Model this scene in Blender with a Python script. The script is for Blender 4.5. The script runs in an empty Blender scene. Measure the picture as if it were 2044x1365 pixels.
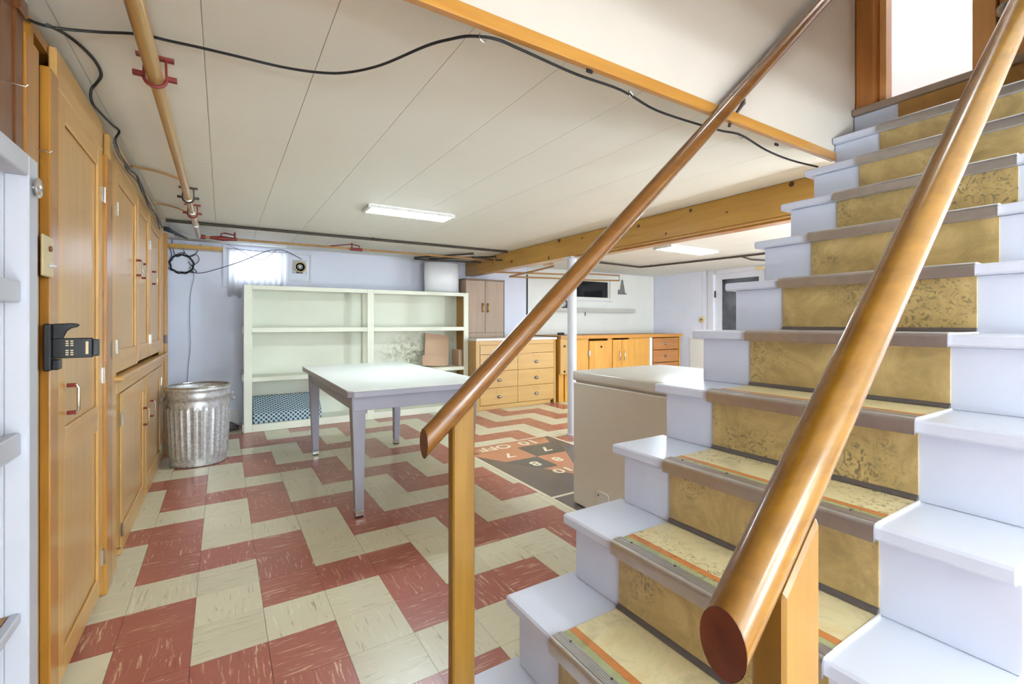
import bpy, bmesh, math, random
from mathutils import Vector, Matrix
random.seed(7)
SC = bpy.context.scene
COL = SC.collection

# ------------------------------------------------------------------ camera
T = 0.2286                       # nine inch floor tile
H = 4.9428 * T                   # lens height
F_PX, YAW, HY = 927.75, 0.5571, 644.86
cd = bpy.data.cameras.new('camera')
cam = bpy.data.objects.new('camera', cd); COL.objects.link(cam)
cam.location = (0, 0, H)
cam.rotation_euler = (math.pi/2, 0, -YAW)
cd.sensor_width = 36.0; cd.sensor_fit = 'HORIZONTAL'
cd.lens = F_PX/2044*36.0
cd.shift_y = -(682.5-HY)/2044.0
cd.clip_start = 0.02
SC.camera = cam

# ------------------------------------------------------------------ world, exposure
w = bpy.data.worlds.new('world'); SC.world = w; w.use_nodes = True
w.node_tree.nodes['Background'].inputs[0].default_value = (0.72, 0.80, 1.0, 1)
w.node_tree.nodes['Background'].inputs[1].default_value = 1.0
SC.view_settings.view_transform = 'Standard'
SC.view_settings.look = 'None'
SC.view_settings.gamma = 1.0
SC.view_settings.use_curve_mapping = False
SC.view_settings.exposure = 0.56
LAMP_E = 48.0      # radiance of the flat ceiling lamps
FILL_GLOBE_E = 112.0    # radiance of the added fill globes, all out of view
UP_E = 17.0  # radiance of the added stairwell light
HALL_E = 85.0  # radiance of the added light in the upstairs hall
WIN_E = 3.6
try:
    SC.cycles.max_bounces = 5; SC.cycles.diffuse_bounces = 4; SC.cycles.glossy_bounces = 3; SC.cycles.transmission_bounces = 2
    SC.cycles.use_adaptive_sampling = True; SC.cycles.adaptive_threshold = 0.08; SC.cycles.adaptive_min_samples = 16
    SC.cycles.sample_clamp_indirect = 8.0
    SC.cycles.use_denoising = True
except Exception:
    pass

# ------------------------------------------------------------------ materials
def srgb(r, g, b):
    f = lambda c: (c/255/12.92) if c/255 <= 0.04045 else ((c/255+0.055)/1.055)**2.4
    return (f(r), f(g), f(b), 1)

class N:
    """tiny node helper"""
    def __init__(s, name):
        s.m = bpy.data.materials.new(name); s.m.use_nodes = True
        s.t = s.m.node_tree; s.b = s.t.nodes['Principled BSDF']
    def n(s, typ, **kw):
        x = s.t.nodes.new(typ)
        for k, v in kw.items():
            if k.startswith('i_'):
                key = k[2:]; key = int(key) if key.isdigit() else key.replace('_', ' ')
                x.inputs[key].default_value = v
            else: setattr(x, k, v)
        return x
    def l(s, a, b): s.t.links.new(a, b)
    def ramp(s, src, stops):
        r = s.n('ShaderNodeValToRGB'); s.l(src, r.inputs[0])
        e = r.color_ramp.elements
        while len(e) < len(stops): e.new(0.5)
        for q, (p, c) in zip(e, stops): q.position = p; q.color = c
        return r.outputs[0]
    def mix(s, fac, a, b, mode='MIX'):
        x = s.n('ShaderNodeMix', data_type='RGBA', blend_type=mode)
        for sock, v in ((x.inputs[0], fac), (x.inputs[6], a), (x.inputs[7], b)):
            if hasattr(v, 'is_output'): s.l(v, sock)
            else: sock.default_value = v
        return x.outputs[2]
    def coords(s, scale=(1, 1, 1), kind='Object'):
        tc = s.n('ShaderNodeTexCoord'); mp = s.n('ShaderNodeMapping')
        s.l(tc.outputs[kind], mp.inputs[0]); mp.inputs[3].default_value = scale
        return mp.outputs[0]
    def noise(s, vec, scale, detail=3, rough=0.5, dist=0):
        x = s.n('ShaderNodeTexNoise'); s.l(vec, x.inputs['Vector'])
        x.inputs['Scale'].default_value = scale; x.inputs['Detail'].default_value = detail
        x.inputs['Roughness'].default_value = rough; x.inputs['Distortion'].default_value = dist
        return x.outputs[0]
    def bump(s, h, strength=0.2, dist=0.002):
        x = s.n('ShaderNodeBump'); s.l(h, x.inputs['Height'])
        x.inputs['Strength'].default_value = strength; x.inputs['Distance'].default_value = dist
        s.l(x.outputs[0], s.b.inputs['Normal'])
    def out(s, col, rough=0.5, metal=0, coat=0, spec=0.5):
        if hasattr(col, 'is_output'): s.l(col, s.b.inputs['Base Color'])
        else: s.b.inputs['Base Color'].default_value = col
        s.b.inputs['Roughness'].default_value = rough; s.b.inputs['Metallic'].default_value = metal
        s.b.inputs['Coat Weight'].default_value = coat; s.b.inputs['Coat Roughness'].default_value = 0.12
        s.b.inputs['Specular IOR Level'].default_value = spec
        return s.m

def mul(c, k): return (c[0]*k, c[1]*k, c[2]*k, 1)

def paint(name, c, rough=0.45, var=0.06, scale=3.0, bump=0.05, coat=0, metal=0, spec=0.5):
    q = N(name); v = q.coords()
    f = q.noise(v, scale, 4, 0.6)
    col = q.ramp(f, [(0.3, mul(c, 1-var)), (0.7, mul(c, 1+var*0.5))])
    q.bump(q.noise(v, 60, 2), bump, 0.001)
    return q.out(col, rough, metal, coat, spec)

def scuffed(name, c, d, rough=0.5, amount=0.62, stretch=(1, 1, 1), scale=5):
    """painted surface with worn or grimy patches"""
    q = N(name); v = q.coords(stretch)
    f = q.noise(v, scale, 8, 0.7, 0.3)
    m = q.ramp(f, [(amount, (0, 0, 0, 1)), (amount+0.12, (1, 1, 1, 1))])
    base = q.ramp(q.noise(v, 2.5, 3), [(0.3, mul(c, 0.94)), (0.7, c)])
    return q.out(q.mix(m, base, d), rough)

def wood(name, c1, c2, axis='Z', rough=0.3, coat=0.4, knots=0.0, fine=1.0):
    q = N(name)
    st = {'X': (1, 14, 14), 'Y': (14, 1, 14), 'Z': (14, 14, 1)}[axis]
    v = q.coords(tuple(s*fine for s in st))
    g = q.noise(v, 1.6, 6, 0.6, 0.6)
    col = q.ramp(g, [(0.3, c1), (0.5, tuple((a+b)/2 for a, b in zip(c1, c2))), (0.72, c2)])
    big = q.noise(q.coords(), 1.7, 2)
    col = q.mix(q.ramp(big, [(0.35, (0, 0, 0, 1)), (0.7, (0.45, 0.45, 0.45, 1))]), col, mul(c1, 0.86))
    if knots:
        sp = q.n('ShaderNodeSeparateXYZ'); q.l(q.coords(), sp.inputs[0])
        ia = 'XYZ'.index(axis); ib, ic = [i for i in range(3) if i != ia]
        sm_ = q.n('ShaderNodeMath', operation='ADD'); q.l(sp.outputs[ib], sm_.inputs[0]); q.l(sp.outputs[ic], sm_.inputs[1])
        cm = q.n('ShaderNodeCombineXYZ'); q.l(sp.outputs[ia], cm.inputs[0]); q.l(sm_.outputs[0], cm.inputs[1])
        vo = q.n('ShaderNodeTexVoronoi', voronoi_dimensions='2D'); q.l(cm.outputs[0], vo.inputs['Vector'])
        vo.inputs['Scale'].default_value = knots
        sc_ = q.n('ShaderNodeSeparateColor'); q.l(vo.outputs['Color'], sc_.inputs[0])
        lim = q.n('ShaderNodeMath', operation='MULTIPLY'); q.l(sc_.outputs[0], lim.inputs[0]); lim.inputs[1].default_value = 0.12
        sub = q.n('ShaderNodeMath', operation='SUBTRACT'); q.l(lim.outputs[0], sub.inputs[0]); q.l(vo.outputs['Distance'], sub.inputs[1])
        k = q.ramp(sub.outputs[0], [(0.0, (0, 0, 0, 1)), (0.018, (1, 1, 1, 1))])
        col = q.mix(k, col, srgb(84, 46, 16))
    q.bump(g, 0.06, 0.001)
    return q.out(col, rough, 0, coat)

def metal(name, c, rough=0.35, var=0.12, scale=25):
    q = N(name); v = q.coords()
    f = q.noise(v, scale, 5, 0.6)
    return q.out(q.ramp(f, [(0.3, mul(c, 1-var)), (0.7, mul(c, 1+var))]), rough, 1.0)

def tile_mat(name, c, streak_dark, streak_light, along):
    """vinyl tile, one flat colour with short streaks lying along x or y; the streaks stop at every tile edge"""
    q = N(name)
    geo = q.n('ShaderNodeNewGeometry')
    dv = q.n('ShaderNodeVectorMath', operation='DIVIDE'); q.l(geo.outputs['Position'], dv.inputs[0]); dv.inputs[1].default_value = (T, T, 1)
    ad = q.n('ShaderNodeVectorMath', operation='ADD'); q.l(dv.outputs[0], ad.inputs[0]); ad.inputs[1].default_value = (1.398-40, -18.129-40, 0.5)
    fl = q.n('ShaderNodeVectorMath', operation='FLOOR'); q.l(ad.outputs[0], fl.inputs[0])
    wn = q.n('ShaderNodeTexWhiteNoise', noise_dimensions='3D'); q.l(fl.outputs[0], wn.inputs['Vector'])
    sc = q.n('ShaderNodeVectorMath', operation='SCALE'); q.l(wn.outputs['Color'], sc.inputs[0]); sc.inputs['Scale'].default_value = 30
    mp = q.n('ShaderNodeMapping'); q.l(geo.outputs['Position'], mp.inputs[0])
    mp.inputs[3].default_value = (9, 95, 1) if along == 'x' else (95, 9, 1)
    a2 = q.n('ShaderNodeVectorMath', operation='ADD'); q.l(mp.outputs[0], a2.inputs[0]); q.l(sc.outputs[0], a2.inputs[1])
    n1 = q.noise(a2.outputs[0], 1.0, 4, 0.65, 0.8)
    a3 = q.n('ShaderNodeVectorMath', operation='ADD'); q.l(a2.outputs[0], a3.inputs[0]); a3.inputs[1].default_value = (13, 7, 3)
    n2 = q.noise(a3.outputs[0], 0.9, 4, 0.6, 0.8)
    n3 = q.noise(geo.outputs['Position'], 1.3, 3)
    col = q.mix(wn.outputs['Value'], mul(c, 0.93), mul(c, 1.05))
    col = q.mix(q.ramp(n3, [(0.35, (0, 0, 0, 1)), (0.7, (0.5, 0.5, 0.5, 1))]), col, mul(c, 0.9))
    col = q.mix(q.ramp(n1, [(0.575, (0, 0, 0, 1)), (0.66, (0.8, 0.8, 0.8, 1))]), col, streak_light)
    col = q.mix(q.ramp(n2, [(0.59, (0, 0, 0, 1)), (0.72, (0.75, 0.75, 0.75, 1))]), col, streak_dark)
    return q.out(col, 0.28, 0, 0.0, 0.5)

def marble(name, c1, c2, dark, amount=0.60, scale=9, rough=0.35):
    q = N(name); v = q.coords()
    f = q.noise(v, 7, 8, 0.72, 0.8)
    col = q.ramp(f, [(0.34, mul(c1, 0.74)), (0.5, c1), (0.64, c2)])
    s = q.noise(v, scale*2.2, 5, 0.65, 3.0)
    m2 = q.noise(v, 4.5, 2)
    k = q.n('ShaderNodeMath', operation='MULTIPLY'); q.l(q.ramp(s, [(amount-0.07, (0, 0, 0, 1)), (amount, (0.9, 0.9, 0.9, 1))]), k.inputs[0])
    q.l(q.ramp(m2, [(0.51, (0, 0, 0, 1)), (0.64, (0.9, 0.9, 0.9, 1))]), k.inputs[1])
    return q.out(q.mix(k.outputs[0], col, dark), rough)

def emit(name, c, e, rough=0.5):
    q = N(name); q.b.inputs['Emission Color'].default_value = c; q.b.inputs['Emission Strength'].default_value = e
    return q.out(c, rough)

M = {}
M['lav'] = paint('wall_paint_cool_cast', srgb(224, 227, 242), 0.5, 0.05, 2.0, 0.12)  # wall paint with a cool cast of window light put into the colour
M['cream_wall'] = paint('cream_plaster', srgb(208, 199, 186), 0.6, 0.03)
M['ceil'] = paint('cream_ceiling_board', srgb(233, 234, 225), 0.6, 0.02, 1.5)
M['seam'] = paint('ceiling_seam', srgb(204, 197, 182), 0.8)
M['white_wall'] = paint('white_panel_paint', srgb(228, 228, 222), 0.45, 0.04)
M['white'] = paint('white_gloss_paint', srgb(212, 214, 222), 0.3, 0.03, 2.0, 0.05)
M['rack_white'] = paint('rack_white_paint', srgb(190, 193, 204), 0.35, 0.04)
M['bright'] = paint('bright_white', srgb(240, 240, 242), 0.5, 0.02)
M['stair_white'] = paint('stair_white_paint', srgb(210, 215, 229), 0.28, 0.04, 3.0, 0.06)  # white paint, slightly tinted to carry the cool daylight cast
M['shelf'] = paint('ivory_shelf_paint', srgb(232, 234, 216), 0.45, 0.03)
q = N('ivory_shelf_back_mouldy'); v = q.coords()
df = q.n('ShaderNodeVectorMath', operation='DISTANCE'); q.l(q.coords((1, 0, 1.6)), df.inputs[0]); df.inputs[1].default_value = (0.62, 0, 1.17)
near = q.ramp(df.outputs['Value'], [(0.08, (1, 1, 1, 1)), (0.5, (0.0, 0.0, 0.0, 1))])
nz_ = q.noise(v, 9, 8, 0.75, 1.5)
kk = q.n('ShaderNodeMath', operation='MULTIPLY'); q.l(near, kk.inputs[0]); q.l(q.ramp(nz_, [(0.45, (0, 0, 0, 1)), (0.6, (1, 1, 1, 1))]), kk.inputs[1])
M['shelf_back'] = q.out(q.mix(kk.outputs[0], q.ramp(q.noise(v, 2.5, 3), [(0.3, srgb(222, 224, 208)), (0.7, srgb(230, 232, 216))]), srgb(140, 136, 104)), 0.6)
M['table_white'] = scuffed('laminate_table_top', srgb(218, 221, 215), srgb(194, 194, 184), 0.25, 0.66, (1, 1, 1), 5)
M['table_grey'] = paint('grey_enamel', srgb(152, 150, 162), 0.35, 0.05)
M['black'] = paint('black_plastic', srgb(28, 28, 30), 0.4, 0.1)
M['cable'] = paint('black_cable', srgb(30, 31, 34), 0.5, 0.1)
M['wire'] = paint('grey_wire', srgb(110, 108, 108), 0.5, 0.1)
M['iron'] = paint('dark_iron_pipe', srgb(66, 56, 48), 0.55, 0.15)
M['rust'] = paint('red_iron_fitting', srgb(128, 44, 38), 0.5, 0.15)
M['copper'] = metal('dull_copper', srgb(160, 112, 70), 0.4)
M['copper_paint'] = paint('tarnished_copper', srgb(168, 124, 72), 0.4, 0.12, 12)
M['alu'] = metal('aluminium', srgb(206, 204, 204), 0.38, 0.06)
M['steel'] = metal('bright_steel', srgb(205, 203, 200), 0.25, 0.08)
M['chrome'] = metal('worn_chrome', srgb(210, 205, 200), 0.18, 0.05)
M['brass'] = metal('brass', srgb(190, 150, 82), 0.3)
M['dark'] = paint('dark_gap', srgb(40, 30, 22), 0.8)
M['grey_trim'] = paint('taupe_nosing', srgb(150, 130, 112), 0.4)
M['bulb_frame'] = paint('lamp_frame', srgb(214, 212, 206), 0.4)
M['lamp'] = emit('lamp_diffuser', (0.89, 1.04, 1.15, 1), LAMP_E)
M['globe'] = emit('globe_fill_glow', (0.89, 1.04, 1.15, 1), FILL_GLOBE_E)
M['fill_stairwell'] = emit('stairwell_fill_glow', (0.89, 1.04, 1.15, 1), UP_E)
M['fill_hall'] = emit('hall_fill_glow', (1.0, 1.0, 1.0, 1), HALL_E)
M['sky_pane'] = emit('daylit_pane', (0.80, 0.88, 1.0, 1), WIN_E)
M['freezer'] = paint('beige_enamel', srgb(222, 213, 196), 0.35, 0.03)
M['freezer_lid'] = paint('freezer_lid_enamel', srgb(222, 217, 206), 0.28, 0.03)
M['plastic_beige'] = paint('beige_plastic', srgb(214, 196, 150), 0.4)
M['pine_z'] = wood('varnished_pine_upright', srgb(214, 168, 98), srgb(190, 140, 70), 'Z', 0.34, 0.22)
M['pine_panel'] = wood('varnished_pine_panel', srgb(206, 166, 110), srgb(188, 144, 84), 'Z', 0.32, 0.25)
M['pine_y'] = wood('varnished_pine_rail', srgb(212, 168, 102), srgb(188, 138, 72), 'Y', 0.34, 0.22)
M['pine_dark'] = wood('orange_pine_upright', srgb(190, 134, 54), srgb(158, 102, 34), 'Z', 0.3, 0.4, 1.6)
M['brown_z'] = wood('brown_stained_board', srgb(128, 76, 34), srgb(98, 54, 22), 'Z', 0.35, 0.3)
M['beam'] = wood('knotty_yellow_pine', srgb(206, 160, 72), srgb(184, 134, 50), 'Y', 0.35, 0.3, 4.0)
M['rail'] = wood('varnished_handrail', srgb(146, 102, 26), srgb(108, 68, 12), 'X', 0.24, 0.25)
M['rail_red'] = wood('reddish_handrail', srgb(134, 88, 38), srgb(106, 64, 22), 'X', 0.22, 0.45)
M['end_grain'] = wood('dark_end_grain', srgb(110, 52, 26), srgb(78, 34, 16), 'X', 0.4, 0.2)
M['post'] = wood('yellow_pine_post', srgb(140, 101, 30), srgb(114, 77, 16), 'Z', 0.36, 0.2, 1.3)
M['trim'] = wood('orange_trim', srgb(198, 144, 68), srgb(172, 116, 48), 'X', 0.3, 0.4)
M['birch_x'] = wood('light_birch_front', srgb(206, 166, 100), srgb(192, 148, 82), 'X', 0.35, 0.3, 0, 0.6)
M['birch_z'] = wood('light_birch_side', srgb(198, 156, 88), srgb(180, 136, 66), 'Z', 0.35, 0.3)
M['bench_z'] = wood('amber_bench_panel', srgb(214, 158, 64), srgb(192, 130, 44), 'Z', 0.3, 0.4)
M['bench_top'] = scuffed('worn_bench_top', srgb(176, 132, 84), srgb(210, 196, 176), 0.5, 0.58, (0.6, 1, 1), 6)
M['bench_edge'] = scuffed('worn_bench_edge', srgb(196, 136, 62), srgb(170, 92, 70), 0.5, 0.6, (0.6, 1, 1), 6)
M['drawer_brown'] = wood('brown_drawer_front', srgb(186, 124, 66), srgb(158, 96, 46), 'X', 0.35, 0.3)
M['oak_grey'] = wood('faded_oak_laminate', srgb(172, 148, 126), srgb(152, 126, 104), 'Z', 0.45, 0.1)
M['oak_dark'] = wood('dark_oak_edge', srgb(122, 96, 72), srgb(100, 76, 54), 'X', 0.45, 0.1)
M['hardboard'] = paint('brown_hardboard', srgb(206, 172, 142), 0.6, 0.06)
M['hard_brown'] = paint('tan_hardboard_side', srgb(176, 130, 66), 0.55, 0.08)
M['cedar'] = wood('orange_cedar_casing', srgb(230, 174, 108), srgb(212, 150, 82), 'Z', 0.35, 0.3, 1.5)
M['cedar_dark'] = wood('shaded_cedar_casing', srgb(190, 124, 60), srgb(164, 100, 44), 'Z', 0.35, 0.3, 1.5)  # same cedar away from the hall light, shade put into the colour
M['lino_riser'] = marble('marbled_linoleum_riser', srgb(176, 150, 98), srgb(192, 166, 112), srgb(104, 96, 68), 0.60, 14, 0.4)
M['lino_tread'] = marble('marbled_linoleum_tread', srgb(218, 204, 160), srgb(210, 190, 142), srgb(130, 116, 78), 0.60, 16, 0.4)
M['lino_green'] = marble('green_linoleum_band', srgb(158, 160, 116), srgb(136, 142, 100), srgb(100, 104, 74), 0.62, 14, 0.4)
M['lino_orange'] = marble('orange_linoleum_band', srgb(190, 122, 66), srgb(172, 104, 54), srgb(124, 76, 40), 0.62, 14, 0.4)
M['cove'] = paint('grey_cove_strip', srgb(92, 84, 80), 0.45)
M['grout'] = paint('floor_adhesive', srgb(84, 66, 52), 0.8)
RED, CRM = srgb(168, 100, 84), srgb(212, 204, 176)
for ax in 'xy':
    M['red_'+ax] = tile_mat('red_vinyl_tile_'+ax, RED, srgb(150, 76, 62), srgb(226, 196, 160), ax)
    M['crm_'+ax] = tile_mat('cream_vinyl_tile_'+ax, CRM, srgb(142, 128, 100), srgb(224, 218, 190), ax)
M['court_dark'] = paint('charcoal_court_tile', srgb(104, 92, 84), 0.3, 0.12, 6)
M['court_black'] = paint('black_court_tile', srgb(84, 84, 82), 0.3, 0.08)
M['court_orange'] = paint('terracotta_court_tile', srgb(190, 128, 96), 0.3, 0.08)
M['court_white'] = paint('ivory_court_line', srgb(226, 214, 186), 0.35, 0.05)
M['curtain'] = None
q = N('sheer_white_curtain')
q.b.inputs['Base Color'].default_value = (0.95, 0.95, 0.95, 1); q.b.inputs['Roughness'].default_value = 0.8
tr = q.n('ShaderNodeBsdfTranslucent'); tr.inputs[0].default_value = (0.95, 0.95, 0.97, 1)
ms = q.n('ShaderNodeMixShader'); ms.inputs[0].default_value = 0.6
q.l(q.b.outputs[0], ms.inputs[1]); q.l(tr.outputs[0], ms.inputs[2])
q.l(ms.outputs[0], q.t.nodes['Material Output'].inputs['Surface'])
M['curtain'] = q.m
q = N('galvanised_steel'); v = q.coords()
vo = q.n('ShaderNodeTexVoronoi'); q.l(v, vo.inputs['Vector']); vo.inputs['Scale'].default_value = 70
M['galv'] = q.out(q.ramp(vo.outputs['Color'], [(0.2, srgb(186, 188, 192)), (0.8, srgb(216, 218, 222))]), 0.38, 0.6)
q = N('blue_lattice_cover'); v = q.coords((1, 1, 1))
sp = q.n('ShaderNodeSeparateXYZ'); q.l(v, sp.inputs[0])
sm_ = q.n('ShaderNodeMath', operation='ADD'); q.l(sp.outputs[1], sm_.inputs[0]); q.l(sp.outputs[2], sm_.inputs[1])
cm = q.n('ShaderNodeCombineXYZ'); q.l(sp.outputs[0], cm.inputs[0]); q.l(sm_.outputs[0], cm.inputs[1])
mp = q.n('ShaderNodeMapping'); q.l(cm.outputs[0], mp.inputs[0]); mp.inputs[2].default_value = (0, 0, 0.785)
ck = q.n('ShaderNodeTexBrick', i_Scale=15.0); ck.offset = 0.0; ck.inputs['Row Height'].default_value = 0.5; q.l(mp.outputs[0], ck.inputs['Vector'])
ck.inputs['Color1'].default_value = srgb(48, 72, 88); ck.inputs['Color2'].default_value = srgb(60, 86, 104); ck.inputs['Mortar'].default_value = srgb(190, 208, 216)
ck.inputs['Mortar Size'].default_value = 0.08
M['lattice'] = q.out(ck.outputs[0], 0.6)
q = N('dark_window_glass'); M['glass_dark'] = q.out(srgb(26, 27, 30), 0.06, 0, 0, 0.5)  # plain near-black glass colour
q = N('door_glass'); v = q.coords()
M['glass_grey'] = q.out(q.ramp(q.noise(v, 3, 3), [(0.35, srgb(40, 42, 46)), (0.7, srgb(104, 108, 116))]), 0.08)
M['ledge'] = paint('grey_ledge_paint', srgb(186, 184, 178), 0.5)
M['cast'] = metal('grey_cast_metal', srgb(150, 148, 146), 0.45)
M['pipe_cream'] = None
q = N('cream_painted_pipe'); v = q.coords((1, 1, 1))
sx = q.n('ShaderNodeSeparateXYZ'); q.l(v, sx.inputs[0])
mr = q.n('ShaderNodeMapRange'); q.l(sx.outputs[1], mr.inputs[0]); mr.inputs[1].default_value = 1.9; mr.inputs[2].default_value = 3.2
ff = q.ramp(mr.outputs[0], [(0, srgb(196, 160, 100)), (0.45, srgb(176, 156, 128)), (1, srgb(170, 164, 162))])
M['pipe_cream'] = q.out(ff, 0.3, 0.35)

# ------------------------------------------------------------------ builders
def root_loc(o):
    while o.parent: o = o.parent
    return o.location.copy()

def link(name, me, mat, parent=None):
    o = bpy.data.objects.new(name, me); COL.objects.link(o)
    if mat is not None:
        me.materials.append(M[mat] if isinstance(mat, str) else mat)
    if parent is not None: o.parent = parent
    return o

def fin(name, bm, mat, parent=None, smooth=False, bevel=0, seg=1):
    if bevel:
        bmesh.ops.bevel(bm, geom=list(bm.edges), offset=bevel, segments=seg, affect='EDGES', profile=0.5, clamp_overlap=True)
    bmesh.ops.recalc_face_normals(bm, faces=bm.faces)
    if parent is not None:
        bmesh.ops.translate(bm, verts=bm.verts, vec=-root_loc(parent))
    me = bpy.data.meshes.new(name); bm.to_mesh(me); bm.free()
    if smooth:
        for p in me.polygons: p.use_smooth = True
        try: me.set_sharp_from_angle(angle=math.radians(38))
        except Exception: pass
    return link(name, me, mat, parent)

def top(o, label, cat, group=None, kind=None):
    if label: o['label'] = label
    if cat: o['category'] = cat
    if group: o['group'] = group
    if kind: o['kind'] = kind
    return o

def thing(name, label, cat, loc, group=None):
    o = bpy.data.objects.new(name, None); COL.objects.link(o)
    o.location = loc; o.empty_display_size = 0.05
    bpy.context.view_layer.update()
    return top(o, label, cat, group)

def setroot(o):
    """move a one-mesh thing's origin to the middle of its base"""
    vs = [v.co for v in o.data.vertices]
    c = Vector(((min(v.x for v in vs)+max(v.x for v in vs))/2, (min(v.y for v in vs)+max(v.y for v in vs))/2, min(v.z for v in vs)))
    o.data.transform(Matrix.Translation(-c)); o.location = o.location + c
    return o

def abox(bm, x0, x1, y0, y1, z0, z1):
    r = bmesh.ops.create_cube(bm, size=1.0)
    for v in r['verts']:
        v.co = Vector((x0+(v.co.x+0.5)*(x1-x0), y0+(v.co.y+0.5)*(y1-y0), z0+(v.co.z+0.5)*(z1-z0)))
    return r['verts']

def box(name, mat, parent, x0, x1, y0, y1, z0, z1, bevel=0.002):
    bm = bmesh.new(); abox(bm, x0, x1, y0, y1, z0, z1)
    return fin(name, bm, mat, parent, bevel=bevel)

def boxes(name, mat, parent, lst, bevel=0.0):
    bm = bmesh.new()
    for b in lst: abox(bm, *b)
    return fin(name, bm, mat, parent, bevel=bevel)

def prism(name, mat, parent, pts, axis, a, b, bevel=0, smooth=False):
    """polygon in the two other axes, extruded along axis from a to b"""
    bm = bmesh.new()
    def mk(p, t):
        return {'X': (t, p[0], p[1]), 'Y': (p[0], t, p[1]), 'Z': (p[0], p[1], t)}[axis]
    A = [bm.verts.new(mk(p, a)) for p in pts]; B = [bm.verts.new(mk(p, b)) for p in pts]
    n = len(pts)
    for i in range(n): bm.faces.new((A[i], A[(i+1) % n], B[(i+1) % n], B[i]))
    bm.faces.new(A); bm.faces.new(B[::-1])
    return fin(name, bm, mat, parent, smooth, bevel)

def atube(bm, pts, r, seg=8, cap=True):
    pts = [Vector(p) for p in pts]; rings = []
    up = None
    for i, p in enumerate(pts):
        d = (pts[min(i+1, len(pts)-1)]-pts[max(i-1, 0)])
        if d.length < 1e-9: continue
        d.normalize()
        if up is None:
            up = Vector((0, 0, 1)) if abs(d.z) < 0.9 else Vector((1, 0, 0))
        s = d.cross(up).normalized(); up = s.cross(d).normalized()
        rr = r[i] if isinstance(r, (list, tuple)) else r
        rings.append([bm.verts.new(p+(s*math.cos(2*math.pi*k/seg)+up*math.sin(2*math.pi*k/seg))*rr) for k in range(seg)])
    for a, b in zip(rings, rings[1:]):
        for k in range(seg): bm.faces.new((a[k], a[(k+1) % seg], b[(k+1) % seg], b[k]))
    if cap:
        bm.faces.new(rings[0][::-1]); bm.faces.new(rings[-1])

def smoothpath(pts, n=6):
    pts = [Vector(p) for p in pts]; out = []
    for i in range(len(pts)-1):
        p0, p1, p2, p3 = pts[max(i-1, 0)], pts[i], pts[i+1], pts[min(i+2, len(pts)-1)]
        for k in range(n):
            t = k/n
            out.append(0.5*((2*p1)+(p2-p0)*t+(2*p0-5*p1+4*p2-p3)*t*t+(3*p1-p0-3*p2+p3)*t**3))
    out.append(pts[-1]); return out

def tube(name, mat, parent, pts, r, seg=8, sm=0):
    bm = bmesh.new()
    atube(bm, smoothpath(pts, sm) if sm else pts, r, seg)
    return fin(name, bm, mat, parent, True)

def lathe(name, mat, parent, prof, c, axis='Z', seg=24, cap=True):
    """prof: list of (radius, height along axis)"""
    bm = bmesh.new(); rings = []
    for r, h in prof:
        ring = []
        for k in range(seg):
            a = 2*math.pi*k/seg; u, v = r*math.cos(a), r*math.sin(a)
            p = {'Z': (u, v, h), 'X': (h, u, v), 'Y': (u, h, v)}[axis]
            ring.append(bm.verts.new(Vector(c)+Vector(p)))
        rings.append(ring)
    for a, b in zip(rings, rings[1:]):
        for k in range(seg): bm.faces.new((a[k], a[(k+1) % seg], b[(k+1) % seg], b[k]))
    if cap:
        if prof[0][0] > 1e-6: bm.faces.new(rings[0][::-1])
        if prof[-1][0] > 1e-6: bm.faces.new(rings[-1])
    bmesh.ops.remove_doubles(bm, verts=bm.verts, dist=1e-6)
    return fin(name, bm, mat, parent, True)

def struct(o): o['kind'] = 'structure'; return o

def view(u, v, ax, val):
    """point of the photograph's sight line where one world coordinate is known"""
    x = (u-1022)/F_PX; z = -(v-HY)/F_PX; c, s = math.cos(YAW), math.sin(YAW)
    d = (x*c+s, -x*s+c, z); o = (0, 0, H); t = (val-o[ax])/d[ax]
    return Vector((o[0]+d[0]*t, o[1]+d[1]*t, o[2]+d[2]*t))

def project(p):
    c, s = math.cos(YAW), math.sin(YAW)
    r = p[0]*c-p[1]*s; fw = p[0]*s+p[1]*c
    if fw < 0.05: return None
    return (1022+F_PX*r/fw, HY-F_PX*(p[2]-H)/fw, fw)

# ================================================================== SETTING
YB, ZC, XL, XR, YF = 6.0, 2.0, -0.80, 6.87, -4.0
CX0, CX1, CY0, CY1 = 1.80, 2.775, 1.20, 3.77          # shuffleboard court in the floor

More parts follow.
